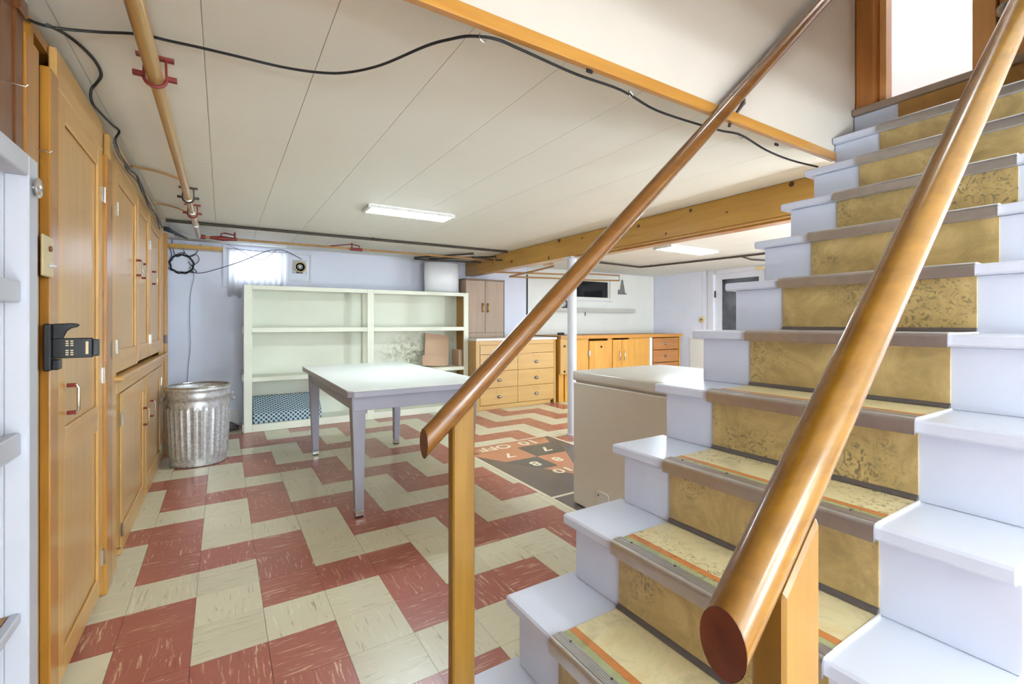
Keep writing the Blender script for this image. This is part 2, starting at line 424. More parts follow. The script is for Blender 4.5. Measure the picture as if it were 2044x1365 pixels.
# ---- floor with single tiles
floor = struct(box('floor', 'grout', None, XL, XR, YF, YB, -0.06, -0.003, 0))
floor['label'] = 'basement floor of red and cream vinyl tiles laid in zigzag bands'
def is_red(c, j):
    c4, j4 = c % 4, j % 4
    return (j4 != 0) if c4 == 0 else (j4 == 1) if c4 == 1 else (j4 != 2) if c4 == 2 else (j4 == 3)
tiles = []
for c in range(-3, 33):
    for j in range(-37, 9):
        x0, y0 = (c-1.398)*T, (j+18.129)*T
        x1, y1 = x0+T, y0+T
        cx0, cx1, cy0, cy1 = max(x0, XL), min(x1, XR), max(y0, YF), min(y1, YB)
        if cx1-cx0 < 0.02 or cy1-cy0 < 0.02: continue
        if x0 > CX0-0.03 and x1 < CX1+0.03 and y0 > CY0-0.03 and y1 < CY1+0.03: continue
        p = project(((cx0+cx1)/2, (cy0+cy1)/2, 0))
        hid = False
        if p:
            xm, ym = (cx0+cx1)/2, (cy0+cy1)/2
            hid = (xm > 0.75 and ym < 1.0) or (xm > 2.1 and ym < 2.0) or (xm < -0.45) or ym > 5.85 or (xm > 3.9 and ym > 5.3) or (3.2 < xm and ym < 3.2)
        inview = p is not None and -40 < p[0] < 2080 and p[1] < 1420 and not hid
        tiles.append((-(1/(p[2]**2)) if inview else 1, c, j, cx0, cx1, cy0, cy1))
tiles.sort()
GAP = 0.0006
def tile_mesh(nm, mat):
    bm = bmesh.new(); hw = T/2-GAP
    abox(bm, -hw, hw, -hw, hw, -0.0032, 0)
    me = bpy.data.meshes.new(nm); bm.to_mesh(me); bm.free(); me.materials.append(M[mat]); return me
TM = {k: tile_mesh('tile', k) for k in ('red_x', 'red_y', 'crm_x', 'crm_y')}
rest = {k: [] for k in TM}
n_single = 0
for key, c, j, x0, x1, y0, y1 in tiles:
    mk = ('red_' if is_red(c, j) else 'crm_')+('x' if (c+j) % 2 else 'y')
    full = (x1-x0 > T-0.001) and (y1-y0 > T-0.001)
    if key < 0 and n_single < 300 and full:
        o = bpy.data.objects.new('tile', TM[mk]); COL.objects.link(o); o.parent = floor
        o.location = ((x0+x1)/2, (y0+y1)/2, random.uniform(-0.0003, 0.0003)); n_single += 1
    else:
        rest[mk].append((x0+GAP, x1-GAP, y0+GAP, y1-GAP, -0.0032, random.uniform(-0.0003, 0.0003)))
bm = bmesh.new(); keys = list(TM)
for i, k in enumerate(keys):
    for b in rest[k]:
        n0 = len(bm.faces); abox(bm, *b); bm.faces.ensure_lookup_table()
        for f in bm.faces[n0:]: f.material_index = i
ro = fin('tile_remainder', bm, None, floor)
for k in keys: ro.data.materials.append(M[k])
ro['kind'] = 'stuff'

# ---- shuffleboard court laid into the floor
court = thing('shuffleboard_court', 'dark shuffleboard court inlaid in the tiled floor with numbered triangle', 'floor game', ((CX0+CX1)/2, 3.2, 0))
box('field', 'court_dark', court, CX0, CX1, CY0, CY1, -0.003, 0.0008, 0)
boxes('border_line', 'court_white', court, [(CX0-0.012, CX0+0.012, CY0, CY1, 0, 0.0016), (CX1-0.012, CX1+0.012, CY0, CY1, 0, 0.0016), (CX0, CX1, CY1-0.012, CY1+0.012, 0, 0.0016)])
box('cross_line', 'court_white', court, CX0, CX1, 2.40, 2.425, 0, 0.0015, 0)
cxm = 2.262
def zone(pts, mat):
    return prism('number_zone', mat, court, pts, 'Z', 0.0007, 0.0013)
hw = lambda y: 0.465-(3.53-y)*0.533
zone([(cxm-0.37, 3.55), (cxm+0.37, 3.55), (cxm+0.455, 3.755), (cxm-0.455, 3.755)], 'court_orange')
zone([(cxm-hw(3.55), 3.55), (cxm-hw(3.23), 3.23), (cxm, 3.23), (cxm, 3.55)], 'court_orange')
zone([(cxm, 3.23), (cxm+hw(3.23), 3.23), (cxm+hw(3.55), 3.55), (cxm, 3.55)], 'court_black')
zone([(cxm-hw(3.23), 3.23), (cxm-hw(2.935), 2.935), (cxm, 2.935), (cxm, 3.23)], 'court_black')
zone([(cxm, 2.935), (cxm+hw(2.935), 2.935), (cxm+hw(3.23), 3.23), (cxm, 3.23)], 'court_orange')
zone([(cxm-hw(2.935), 2.935), (cxm, 2.66), (cxm+hw(2.935), 2.935)], 'court_orange')
def glyphs(txt, x, y, size, sx=1.0):
    cu = bpy.data.curves.new('t', 'FONT'); cu.body = txt; cu.size = size; cu.align_x = 'CENTER'; cu.align_y = 'CENTER'
    cu.offset = 0.004; cu.extrude = 0.0004
    to = bpy.data.objects.new('t', cu); COL.objects.link(to); bpy.context.view_layer.update()
    me = bpy.data.meshes.new_from_object(to.evaluated_get(bpy.context.evaluated_depsgraph_get()))
    bpy.data.objects.remove(to); bpy.data.curves.remove(cu)
    me.transform(Matrix.Scale(sx, 4, (1, 0, 0)))
    me.transform(Matrix.Rotation(math.pi, 4, 'Z'))
    me.transform(Matrix.Translation(Vector((x, y, 0.0017))-court.location))
    return link('painted_number', me, 'court_white', court)
glyphs('10', 2.455, 3.655, 0.17, 1.25); glyphs('OFF', 2.09, 3.655, 0.17, 1.1)
glyphs('7', 2.075, 3.385, 0.16, 1.1); glyphs('7', 2.46, 3.385, 0.16, 1.1)
glyphs('8', 2.135, 3.075, 0.15, 1.1); glyphs('8', 2.36, 3.08, 0.15, 1.1)
glyphs('10', 2.225, 2.83, 0.14, 1.25)

# ---- ceiling of long boards, with the stairwell opening
ceiling = struct(boxes('ceiling', 'seam', None, [(XL, XR, 1.12, YB, ZC+0.006, ZC+0.05), (XL, 0.05, 0.2, 1.12, ZC+0.006, ZC+0.05), (XL, XR, YF, 0.2, ZC+0.006, ZC+0.05), (2.75, XR, 0.2, 1.12, ZC+0.006, ZC+0.05)]))
ceiling['label'] = 'low cream ceiling of long boards with fine seams'
def plank(x0, x1, y0, y1):
    box('ceiling_board', 'ceil', ceiling, x0+0.001, x1-0.001, y0+0.001, y1-0.001, ZC, ZC+0.006, 0)
xs = [XL, -0.405, -0.05, 0.27, 0.63, 0.975, 1.34]
while xs[-1] < XR-0.36: xs.append(xs[-1]+0.352)
xs.append(XR)
for i, (a, b) in enumerate(zip(xs, xs[1:])):
    ys = [1.12, 3.05 if i % 2 else 4.25, YB]
    for y0, y1 in zip(ys, ys[1:]): plank(a, b, y0, y1)
plank(XL, 0.05, 0.2, 1.12); plank(XL, XR, YF, 0.2); plank(2.75, XR, 0.2, 1.12)

# ---- walls
struct(box('wall_left', 'lav', None, XL-0.12, XL, YF, YB, 0, ZC, 0))
WX0, WX1, WZ0, WZ1 = 0.06, 0.62, 1.58, 1.95
RX0, RX1, RZ0, RZ1 = 4.75, 5.74, 1.55, 1.86
wb = struct(boxes('wall_back', 'lav', None, [(XL, WX0, YB, YB+0.2, 0, ZC), (WX0, WX1, YB, YB+0.2, 0, WZ0), (WX0, WX1, YB, YB+0.2, WZ1, ZC), (WX1, RX0, YB, YB+0.2, 0, ZC),
    (RX0, RX1, YB, YB+0.2, 0, RZ0), (RX0, RX1, YB, YB+0.2, RZ1, ZC), (RX1, XR, YB, YB+0.2, 0, ZC)]))
# white sheet panelling on the right half of the back wall
boxes('wall_panel', 'white_wall', wb, [(4.02, RX0-0.06, YB-0.012, YB-0.001, 0, ZC-0.01), (RX1+0.06, XR-0.01, YB-0.012, YB-0.001, 0, ZC-0.01), (RX0-0.06, RX1+0.06, YB-0.012, YB-0.001, 0, RZ0-0.05), (RX0-0.06, RX1+0.06, YB-0.012, YB-0.001, RZ1+0.04, ZC-0.01)])
box('panel_edge', 'dark', wb, 4.0, 4.018, YB-0.014, YB-0.001, 0.9, ZC-0.12, 0)
DY0, DY1, DZ = 3.86, 4.74, 1.93
wr = struct(boxes('wall_right', 'lav', None, [(XR, XR+0.15, YF, DY0, 0, ZC), (XR, XR+0.15, DY1, YB, 0, ZC), (XR, XR+0.15, DY0, DY1, DZ, ZC)]))
box('wainscot', 'white_wall', wr, XR-0.012, XR-0.001, 4.82, 5.2, 0, 0.86, 0.002)
box('chair_rail', 'white_wall', wr, XR-0.03, XR-0.001, 4.82, 5.2, 0.86, 0.885, 0.002)
box('corner_bead', 'white', wr, XR-0.006, XR-0.001, 4.94, 4.95, 0.9, ZC, 0)
struct(box('wall_front', 'white_wall', None, XL, XR, YF-0.12, YF, 0, ZC, 0))
# stairwell walls, from the ceiling edge up to the floor above
struct(box('wall_stair_far', 'cream_wall', None, -0.6, 2.7445, 1.09, 1.118, 1.935, 4.4, 0))
struct(box('wall_stair_end', 'cream_wall', None, -0.6, -0.5, 0.08, 1.09, 2.06, 4.4, 0))
struct(box('wall_stair_near_upper', 'cream_wall', None, -0.5, 2.74, 0.08, 0.196, 2.06, 4.4, 0))
struct(box('ceiling_stairwell', 'cream_wall', None, -0.6, 4.9, -0.6, 1.8, 4.4, 4.5, 0))
t1 = struct(box('trim_1', 'trim', None, -0.55, 2.49, 1.064, 1.089, 1.905, 1.945, 0.003)); t1['label'] = 'narrow orange wood strip along the stairwell edge of the ceiling'

bb = struct(box('baseboard_back', 'white_wall', None, -0.79, 0.16, YB-0.018, YB-0.001, 0.02, 0.165, 0.003)); bb['label'] = 'white painted base strip of the back wall behind the trash can'
# ---- window at the back, daylight behind a sheer curtain
w1 = struct(boxes('window_1', 'lav', None, [(0.005, WX0, YB-0.022, YB-0.001, 1.53, 1.985), (WX1, 0.935, YB-0.022, YB-0.001, 1.53, 1.985), (WX0, WX1, YB-0.022, YB-0.001, 1.53, WZ0), (WX0, WX1, YB-0.022, YB-0.001, WZ1, 1.985)]))
boxes('window_frame', 'white', w1, [(WX0, WX0+0.03, YB+0.02, YB+0.06, WZ0, WZ1), (WX1-0.03, WX1, YB+0.02, YB+0.06, WZ0, WZ1), (WX0+0.03, WX1-0.03, YB+0.02, YB+0.06, WZ0, WZ0+0.03), (WX0+0.03, WX1-0.03, YB+0.02, YB+0.06, WZ1-0.03, WZ1), (0.33, 0.35, YB+0.022, YB+0.058, WZ0+0.03, WZ1-0.03)])
box('pane', 'sky_pane', w1, WX0, WX1, YB+0.07, YB+0.08, WZ0, WZ1, 0)
boxes('panel_frame', 'white', w1, [(0.655, 0.675, YB-0.034, YB-0.022, 1.62, 1.955), (0.885, 0.905, YB-0.034, YB-0.022, 1.62, 1.955), (0.675, 0.885, YB-0.034, YB-0.022, 1.62, 1.64), (0.675, 0.885, YB-0.034, YB-0.022, 1.935, 1.955)], 0.002)
# curtain
bm = bmesh.new(); rows = []
nx, nz = 60, 14
for iz in range(nz+1):
    row = []
    for ix in range(nx+1):
        u = ix/nx; x = 0.05+u*0.585
        bot = 1.535 if u > 0.26 else 1.535-0.11*min(1, (0.26-u)/0.05)-0.02*math.sin(u*40)
        bot += 0.012*math.sin(u*31)
        z = 1.945-(iz/nz)*(1.945-bot)
        amp = 0.006+0.012*(iz/nz)
        y = YB-0.05-0.015*(iz/nz)+amp*math.sin(u*58+0.6*math.sin(u*9)+iz*0.05)
        row.append(bm.verts.new((x, y, z)))
    rows.append(row)
for a, b in zip(rows, rows[1:]):
    for k in range(nx): bm.faces.new((a[k], a[k+1], b[k+1], b[k]))
ct = fin('curtain', bm, 'curtain', None, True)
sm = ct.modifiers.new('thickness', 'SOLIDIFY'); sm.thickness = 0.0015
setroot(ct); top(ct, 'sheer white curtain hung over the small bright basement window', 'curtain')
tube('curtain_cord', 'wire', ct, [(0.03, YB-0.05, 1.95), (0.35, YB-0.055, 1.94), (0.66, YB-0.05, 1.95)], 0.003, 6)
# round vent in the window's right panel
vt = thing('wall_vent', 'round cream exhaust vent on a square plate beside the curtain', 'vent', (0.78, YB-0.024, 1.75))
box('plate', 'cast', vt, 0.70, 0.845, YB-0.032, YB-0.0225, 1.715, 1.87, 0.002)
lathe('collar', 'plastic_beige', vt, [(0.062, -0.034), (0.066, -0.06), (0.058, -0.068), (0.05, -0.06), (0.048, -0.034)], (0.775, YB, 1.79), 'Y', 28)
lathe('grille', 'cast', vt, [(0.0, -0.052), (0.016, -0.052), (0.02, -0.045), (0.032, -0.05), (0.036, -0.042), (0.05, -0.042)], (0.775, YB, 1.79), 'Y', 28)
box('flap_clip', 'iron', vt, 0.735, 0.80, YB-0.05, YB-0.0325, 1.716, 1.73, 0.002)

# ---- dark window over the work bench
w2 = struct(boxes('window_2', 'white_wall', None, [(RX0-0.05, RX0, YB-0.03, YB-0.001, RZ0-0.04, RZ1+0.04), (RX1, RX1+0.05, YB-0.03, YB-0.001, RZ0-0.04, RZ1+0.04), (RX0, RX1, YB-0.03, YB-0.001, RZ0-0.04, RZ0), (RX0, RX1, YB-0.03, YB-0.001, RZ1, RZ1+0.04)], 0.003))
box('pane', 'glass_dark', w2, RX0, RX1, YB+0.02, YB+0.03, RZ0, RZ1, 0)
boxes('sash', 'white_wall', w2, [(RX0, RX0+0.025, YB-0.002, YB+0.02, RZ0, RZ1), (RX1-0.025, RX1, YB-0.002, YB+0.02, RZ0, RZ1), (RX0+0.025, RX1-0.025, YB-0.002, YB+0.02, RZ0, RZ0+0.02), (RX0+0.025, RX1-0.025, YB-0.002, YB+0.02, RZ1-0.02, RZ1)])

# ---- door in the right wall with a glass pane
d1 = struct(boxes('door_1', 'white', None, [(XR+0.03, XR+0.07, DY0, DY0+0.14, 0, DZ), (XR+0.03, XR+0.07, DY1-0.12, DY1, 0, DZ), (XR+0.03, XR+0.07, DY0+0.14, DY1-0.12, DZ-0.09, DZ), (XR+0.03, XR+0.07, DY0+0.14, DY1-0.12, 0.001, 0.9)]))
d1['label'] = 'white door with tall glass pane in the right wall'
box('pane', 'glass_grey', d1, XR+0.045, XR+0.055, DY0+0.14, DY1-0.12, 0.9, DZ-0.09, 0)
for b_ in ((XR-0.02, XR-0.001, DY1+0.0005, DY1+0.10, 0.001, ZC-0.002), (XR-0.02, XR-0.001, DY0-0.10, DY0-0.0005, 0.001, ZC-0.002), (XR-0.019, XR-0.001, DY0, DY1, DZ, ZC-0.002)): box('casing', 'white', d1, *b_, 0.002)
box('hinge', 'iron', d1, XR+0.005, XR+0.029, DY1-0.02, DY1-0.004, 1.55, 1.66, 0.002)
box('latch_box', 'plastic_beige', d1, XR-0.035, XR-0.021, DY0+0.02, DY0+0.16, ZC-0.07, ZC-0.02, 0.003)

# ================================================================== STAIRS
SX0, SG, SR = 0.2693, 0.2027, 0.1838
SY0, SY1 = 0.20, 1.118
RY0, RY1 = 0.397, 0.904
st = thing('staircase', 'white painted basement stairs with yellow marbled runner and metal nosings', 'stairs', (SX0+SG, 0.66, 0))
for i in range(1, 13):
    X, Zt = SX0+SG*i, SR*i
    yf = SY1 if i <= 10 else 1.088
    last = i == 12
    # riser below this tread
    ri = box('riser', 'stair_white', st, X+0.026, X+0.044, SY0+0.002, 1.086, Zt-SR+0.0005, Zt-0.031, 0.001)
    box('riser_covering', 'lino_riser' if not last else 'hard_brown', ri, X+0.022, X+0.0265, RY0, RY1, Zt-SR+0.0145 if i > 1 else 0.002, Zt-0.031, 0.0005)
    if i > 1:
        prism('cove_strip', 'cove', ri, [(X+0.012, Zt-SR+0.0045), (X+0.026, Zt-SR+0.0045), (X+0.026, Zt-SR+0.016), (X+0.020, Zt-SR+0.014), (X+0.015, Zt-SR+0.009)], 'Y', RY0, RY1)
    if last:
        tr_ = box('tread', 'grey_trim', st, X, X+0.10, SY0+0.002, yf, Zt-0.03, Zt, 0.004)
        continue
    tr_ = box('tread', 'stair_white', st, X, X+SG+0.043, SY0+0.002, yf, Zt-0.03, Zt, 0.005)
    # linoleum on the tread
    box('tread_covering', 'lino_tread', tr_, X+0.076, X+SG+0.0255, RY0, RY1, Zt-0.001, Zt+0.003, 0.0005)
    box('orange_band', 'lino_orange', tr_, X+0.055, X+0.076, RY0, RY1, Zt-0.001, Zt+0.003, 0.0005)
    box('green_band', 'lino_green', tr_, X+0.034, X+0.055, RY0, RY1, Zt-0.001, Zt+0.003, 0.0005)
    prof = [(X+0.034, Zt+0.0005), (X+0.034, Zt+0.0045)]
    nrib = 5
    for k in range(nrib):
        xx = X+0.033-k*0.0058
        prof += [(xx, Zt+0.0058), (xx-0.0036, Zt+0.0058), (xx-0.0042, Zt+0.0042)]
    for k in range(7):
        a = math.pi/2+k/6*math.pi/2
        prof.append((X+0.004+0.011*math.cos(a), Zt-0.007+0.012*math.sin(a)))
    prof += [(X-0.007, Zt-0.032), (X-0.0015, Zt-0.032), (X-0.0015, Zt-0.001)]
    ns = prism('nosing_strip', 'alu', tr_, prof, 'Y', RY0-0.002, RY1+0.002, smooth=True)
    if i <= 4:
        bm = bmesh.new()
        for yy in (RY0+0.05, RY0+0.19, RY0+0.33, RY1-0.04):
            bmesh.ops.create_cone(bm, cap_ends=True, segments=8, radius1=0.0035, radius2=0.003, depth=0.002, matrix=Matrix.Translation((X+0.028, yy, Zt+0.0062)))
        fin('screws', bm, 'iron', tr_)
    # caulked seam along the near edge of the runner
    boxes('caulk_line', 'bright', tr_, [(X+0.0, X+SG+0.02, RY0-0.004, RY0-0.0002, Zt-0.0005, Zt+0.004)])
# closed side of the staircase under the treads
pts = []
for i in range(1, 13):
    X = SX0+SG*i+0.04
    pts += [(X, SR*(i-1)), (X, SR*i-0.031)]
side = [(p[0]+0.006, p[1]-0.002 if k else 0.001) for k, p in enumerate(pts)]
low = [(SX0+SG*12+0.046, SR*12-0.45), (SX0+SG*2+0.2, 0.001)]
prism('far_stringer', 'stair_white', st, [(x, z) for x, z in side]+low, 'Y', 1.04, 1.075)
prism('near_stringer', 'stair_white', st, [(x+0.02, z) for x, z in side[:20]]+[(SX0+SG*10+0.066, SR*10-0.5), (SX0+SG*2+0.2, 0.001)], 'Y', 0.165, 0.199)
# floor upstairs
struct(box('floor_upstairs', 'grey_trim', None, 2.805, 4.8, -0.5, 1.7, 2.1, 2.206, 0))

# ---- handrails
def rail(name, label, y, a, b, r, mat, post_x0, post_x1, post_y0, post_y1, group):
    """a, b: (x, z) of the axis; plumb cut ends"""
    t = thing(name, label, 'handrail', ((post_x0+post_x1)/2, y, 0), group)
    sl = (b[1]-a[1])/(b[0]-a[0]); k = math.sqrt(1+sl*sl)
    bm = bmesh.new(); seg = 28; rings = []
    n = 12
    for s in range(n+1):
        x = a[0]+(b[0]-a[0])*s/n; z = a[1]+(b[1]-a[1])*s/n
        rings.append([bm.verts.new((x, y+r*math.cos(2*math.pi*q/seg), z+r*k*math.sin(2*math.pi*q/seg))) for q in range(seg)])
    for p, q_ in zip(rings, rings[1:]):
        for s in range(seg): bm.faces.new((p[s], p[(s+1) % seg], q_[(s+1) % seg], q_[s]))
    bm.faces.new(rings[-1])
    ro = fin('rail', bm, mat, t, True)
    bm = bmesh.new()
    e0 = [bm.verts.new((a[0]-0.0004, y+r*0.985*math.cos(2*math.pi*q/seg), a[1]+r*0.985*k*math.sin(2*math.pi*q/seg))) for q in range(seg)]
    e1 = [bm.verts.new((a[0]+0.004, y+r*0.985*math.cos(2*math.pi*q/seg), a[1]+0.004*sl+r*0.985*k*math.sin(2*math.pi*q/seg))) for q in range(seg)]
    for s in range(seg): bm.faces.new((e0[s], e0[(s+1) % seg], e1[(s+1) % seg], e1[s]))
    bm.faces.new(e0); bm.faces.new(e1)
    fin('end_face', bm, 'end_grain', ro)
    zz = lambda x: a[1]+sl*(x-a[0])-r*k*0.80
    prism('post', 'post', t, [(post_x0, SR+0.0003), (post_x1, SR+0.0003), (post_x1, zz(post_x1)), (post_x0, zz(post_x0))], 'Y', post_y0, post_y1, 0.004)
    return t
hr = rail('handrail', 'reddish brown round handrail running up beside the cream stairwell wall', 1.045, (0.405, 0.845), (2.66, 2.905), 0.0265, 'rail_red', 0.474, 0.534, 1.03, 1.062, None)
def rail_bracket(t, x, z):
    tube('wall_bracket', 'iron', t, [(x, 1.045, z-0.035), (x+0.005, 1.05, z-0.05), (x-0.005, 1.065, z-0.075), (x-0.02, 1.08, z-0.105), (x-0.03, 1.086, z-0.135)], [0.007, 0.008, 0.006, 0.007, 0.006], 8, 0)
    lathe('bracket_boss', 'iron', t, [(0.0, -0.012), (0.009, -0.010), (0.010, 0.0), (0.0, 0.004)], (x+0.012, 1.06, z-0.045), 'Y', 12)
for xx in (1.70,): rail_bracket(hr, xx, 0.845+(xx-0.405)*0.9135)
rail('handrail', 'thick glossy amber handrail nearest the camera on a pine post', 0.287, (0.43, 0.805), (2.66, 2.89), 0.0265, 'rail', 0.500, 0.574, 0.262, 0.300, None)

# ---- door casing and door at the head of the stairs
d2 = struct(box('door_2', 'cedar', None, 2.83, 2.87, 0.20, 0.588, 2.2065, 4.2, 0.003))
d2['label'] = 'orange wood door with round knob at the head of the stairs'
lathe('knob', 'chrome', d2, [(0.018, -0.002), (0.018, -0.012), (0.012, -0.016), (0.012, -0.03), (0.026, -0.038), (0.03, -0.052), (0.024, -0.064), (0.0, -0.068)], (2.83, 0.559, 2.443), 'X', 24)
box('hinge', 'brass', d2, 2.823, 2.8295, 0.572, 0.588, 2.33, 2.40, 0.001)
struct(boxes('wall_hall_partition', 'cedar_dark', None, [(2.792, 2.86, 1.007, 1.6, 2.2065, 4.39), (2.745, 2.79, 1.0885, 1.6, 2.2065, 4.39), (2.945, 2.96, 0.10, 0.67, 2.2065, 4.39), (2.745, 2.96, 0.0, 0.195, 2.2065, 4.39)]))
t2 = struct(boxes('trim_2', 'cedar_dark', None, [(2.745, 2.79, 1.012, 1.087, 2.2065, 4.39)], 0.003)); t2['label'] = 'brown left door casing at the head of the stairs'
t3 = struct(boxes('trim_3', 'cedar', None, [(2.80, 2.87, 0.978, 1.006, 2.2065, 4.39)], 0.002)); t3['label'] = 'light orange door stop beside the brown casing'
t4 = struct(boxes('trim_4', 'cedar', None, [(2.80, 2.944, 0.592, 0.665, 2.2065, 4.39)], 0.002)); t4['label'] = 'light orange right door casing upstairs'
struct(boxes('wall_hall', 'bright', None, [(4.6, 4.7, -0.5, 1.7, 2.207, 4.39), (2.8, 4.6, 1.6, 1.7, 2.207, 4.39), (2.96, 4.6, -0.5, -0.4, 2.207, 4.39)]))
lu = thing('added_hall_light', 'added flat round light, unseen, on the hall ceiling upstairs', 'lamp', (3.6, 0.8, 4.3))  # added source above the view that makes the hall bright
lathe('glass_bowl', 'fill_hall', lu, [(0.0, -0.07), (0.08, -0.06), (0.14, -0.02), (0.15, 0.03)], (3.6, 0.8, 4.35), 'Z', 24)
lathe('canopy', 'bulb_frame', lu, [(0.155, 0.03), (0.155, 0.049), (0.0, 0.049)], (3.6, 0.8, 4.35), 'Z', 24)
ls = thing('added_stairwell_light', 'added flat round light, unseen, over the stairwell', 'lamp', (2.1, 0.62, 4.3))  # added source above the view to brighten the stairwell wall
lathe('glass_bowl', 'fill_stairwell', ls, [(0.0, -0.07), (0.08, -0.06), (0.14, -0.02), (0.15, 0.03)], (2.1, 0.62, 4.35), 'Z', 24)
lathe('canopy', 'bulb_frame', ls, [(0.155, 0.03), (0.155, 0.049), (0.0, 0.049)], (2.1, 0.62, 4.35), 'Z', 24)

# ================================================================== BEAM, POLE
bt = thing('ceiling_beam', 'knotty yellow pine beam across the basement ceiling', 'beam', (3.02, 3.6, 1.76))
box('beam_face', 'beam', bt, 2.95, 3.09, 1.125, 5.995, 1.798, 1.9985, 0.004)
box('lower_board', 'birch_x', bt, 2.965, 3.085, 1.125, 3.58, 1.785, 1.7975, 0.002)
box('edge_strip', 'trim', bt, 3.0, 3.09, 1.125, 3.55, 1.772, 1.7845, 0.002)
pl = thing('support_pole', 'white painted steel pole under the ceiling beam', 'pole', (3.01, 3.68, 0))
lathe('shaft', 'white', pl, [(0.046, 0.012), (0.046, 1.782)], (3.01, 3.68, 0), 'Z', 28)
lathe('base_plate', 'white', pl, [(0.058, 0.001), (0.058, 0.008), (0.047, 0.012)], (3.01, 3.68, 0), 'Z', 28)
box('head_plate', 'white', pl, 2.94, 3.08, 3.61, 3.75, 1.782, 1.797, 0.002)

# ================================================================== BASEMENT LAMPS AND ADDED FILL LIGHTS
def ceiling_lamp(label, x0, x1, y0, y1):
    t = thing('ceiling_light', label, 'ceiling light', ((x0+x1)/2, (y0+y1)/2, 1.965), 'flat ceiling lights')
    boxes('frame', 'bulb_frame', t, [(x0-0.025, x0, y0-0.012, y1+0.012, 1.972, 1.9985), (x1, x1+0.025, y0-0.012, y1+0.012, 1.972, 1.9985), (x0, x1, y0-0.012, y0, 1.978, 1.9985), (x0, x1, y1, y1+0.012, 1.978, 1.9985)], 0.002)
    box('diffuser', 'lamp', t, x0, x1, y0, y1, 1.974, 1.9985, 0.004)
ceiling_lamp('bright flat ceiling light above the white table', 0.925, 1.565, 3.43, 3.60)
ceiling_lamp('bright flat ceiling light beyond the pine beam', 4.22, 5.03, 3.43, 3.66)
ceiling_lamp('added flat fill light, unseen, behind the camera near the front wall', 0.3, 1.1, -1.9, -1.7)  # added out of view as extra fill

def fill_pendant(label, x, y, z, r=0.18):  # added hanging globe, fills the room with light from out of view
    t = thing('added_globe_pendant', label, 'added light', (x, y, z), 'added hanging globes')
    lathe('globe', 'globe', t, [(r*math.sin(math.pi*k/12), -r*math.cos(math.pi*k/12)) for k in range(13)], (x, y, z), 'Z', 24)
    tube('cord', 'cable', t, [(x, y, z+r), (x, y, ZC-0.02)], 0.005, 6)
    lathe('canopy', 'bulb_frame', t, [(0.05, -0.02), (0.05, -0.001), (0, -0.001)], (x, y, ZC), 'Z', 16)
fill_pendant('added white fill globe hanging unseen behind the camera', 1.35, -2.9, 1.4, 0.2)
fill_pendant('added white fill globe hanging unseen behind the staircase', 4.9, -0.9, 1.4, 0.15)
def fill_floor_globe(label, x, y, z=0.6, r=0.2):  # added low globe, kept out of view, throws light up at the ceiling
    t = thing('added_floor_globe', label, 'floor lamp', (x, y, 0), 'added floor globes')
    lathe('globe', 'globe', t, [(r*math.sin(math.pi*k/12), -r*math.cos(math.pi*k/12)) for k in range(13)], (x, y, z), 'Z', 24)
    tube('stem', 'steel', t, [(x, y, 0.02), (x, y, z-r+0.005)], 0.012, 10)
    lathe('base', 'steel', t, [(0.11, 0.001), (0.11, 0.015), (0.02, 0.022), (0.0, 0.022)], (x, y, 0), 'Z', 24)
fill_floor_globe('added low fill globe standing unseen behind the camera', 0.0, -3.0, 0.6, 0.165)
fill_floor_globe('added low fill globe standing unseen behind the freezer', 4.5, 0.2, 0.5, 0.16)

# ================================================================== TABLE
tb = thing('work_table', 'grey enamel table with white laminate top and tapered legs', 'table', (1.03, 3.54, 0))
X0, X1, Y0, Y1 = 0.585, 1.475, 2.64, 4.42
def ch(x0, x1, y0, y1, c): return [(x0+c, y0), (x1-c, y0), (x1, y0+c), (x1, y1-c), (x1-c, y1), (x0+c, y1), (x0, y1-c), (x0, y0+c)]
prism('table_top', 'table_white', tb, ch(X0, X1, Y0, Y1, 0.03), 'Z', 0.748, 0.756, 0.0015)
prism('edge_band', 'table_grey', tb, ch(X0+0.004, X1-0.004, Y0+0.004, Y1-0.004, 0.03), 'Z', 0.715, 0.7475, 0.002)
ax0, ax1, ay0, ay1 = X0+0.05, X1-0.05, Y0+0.09, Y1-0.09
for nm, b in (('apron', (ax0, ax1, ay0, ay0+0.02)), ('apron', (ax0, ax1, ay1-0.02, ay1)), ('apron', (ax0, ax0+0.02, ay0+0.02, ay1-0.02)), ('apron', (ax1-0.02, ax1, ay0+0.02, ay1-0.02))):
    box(nm, 'table_grey', tb, b[0], b[1], b[2], b[3], 0.625, 0.7145, 0.002)
def leg(cx, cy, sx, sy):
    bm = bmesh.new()
    def ring(h, z, ox, oy): return [bm.verts.new((cx+ox+a*h, cy+oy+b*h, z)) for a, b in ((-1, -1), (1, -1), (1, 1), (-1, 1))]
    r = [ring(0.024, 0.04, -sx*0.012, -sy*0.012), ring(0.041, 0.7145, 0, 0)]
    for k in range(4): bm.faces.new((r[0][k], r[0][(k+1) % 4], r[1][(k+1) % 4], r[1][k]))
    bm.faces.new(r[0][::-1]); bm.faces.new(r[1])
    o = fin('leg', bm, 'table_grey', tb, bevel=0.005, seg=2)
    bm = bmesh.new()
    for z, h in ((0.001, 0.0235), (0.0395, 0.0245)): pass
    abox(bm, cx-sx*0.012-0.025, cx-sx*0.012+0.025, cy-sy*0.012-0.025, cy-sy*0.012+0.025, 0.008, 0.0395)
    fin('ferrule', bm, 'steel', o, bevel=0.003)
    box('foot_pad', 'black', o, cx-sx*0.012-0.022, cx-sx*0.012+0.022, cy-sy*0.012-0.022, cy-sy*0.012+0.022, 0.0008, 0.0078, 0.001)
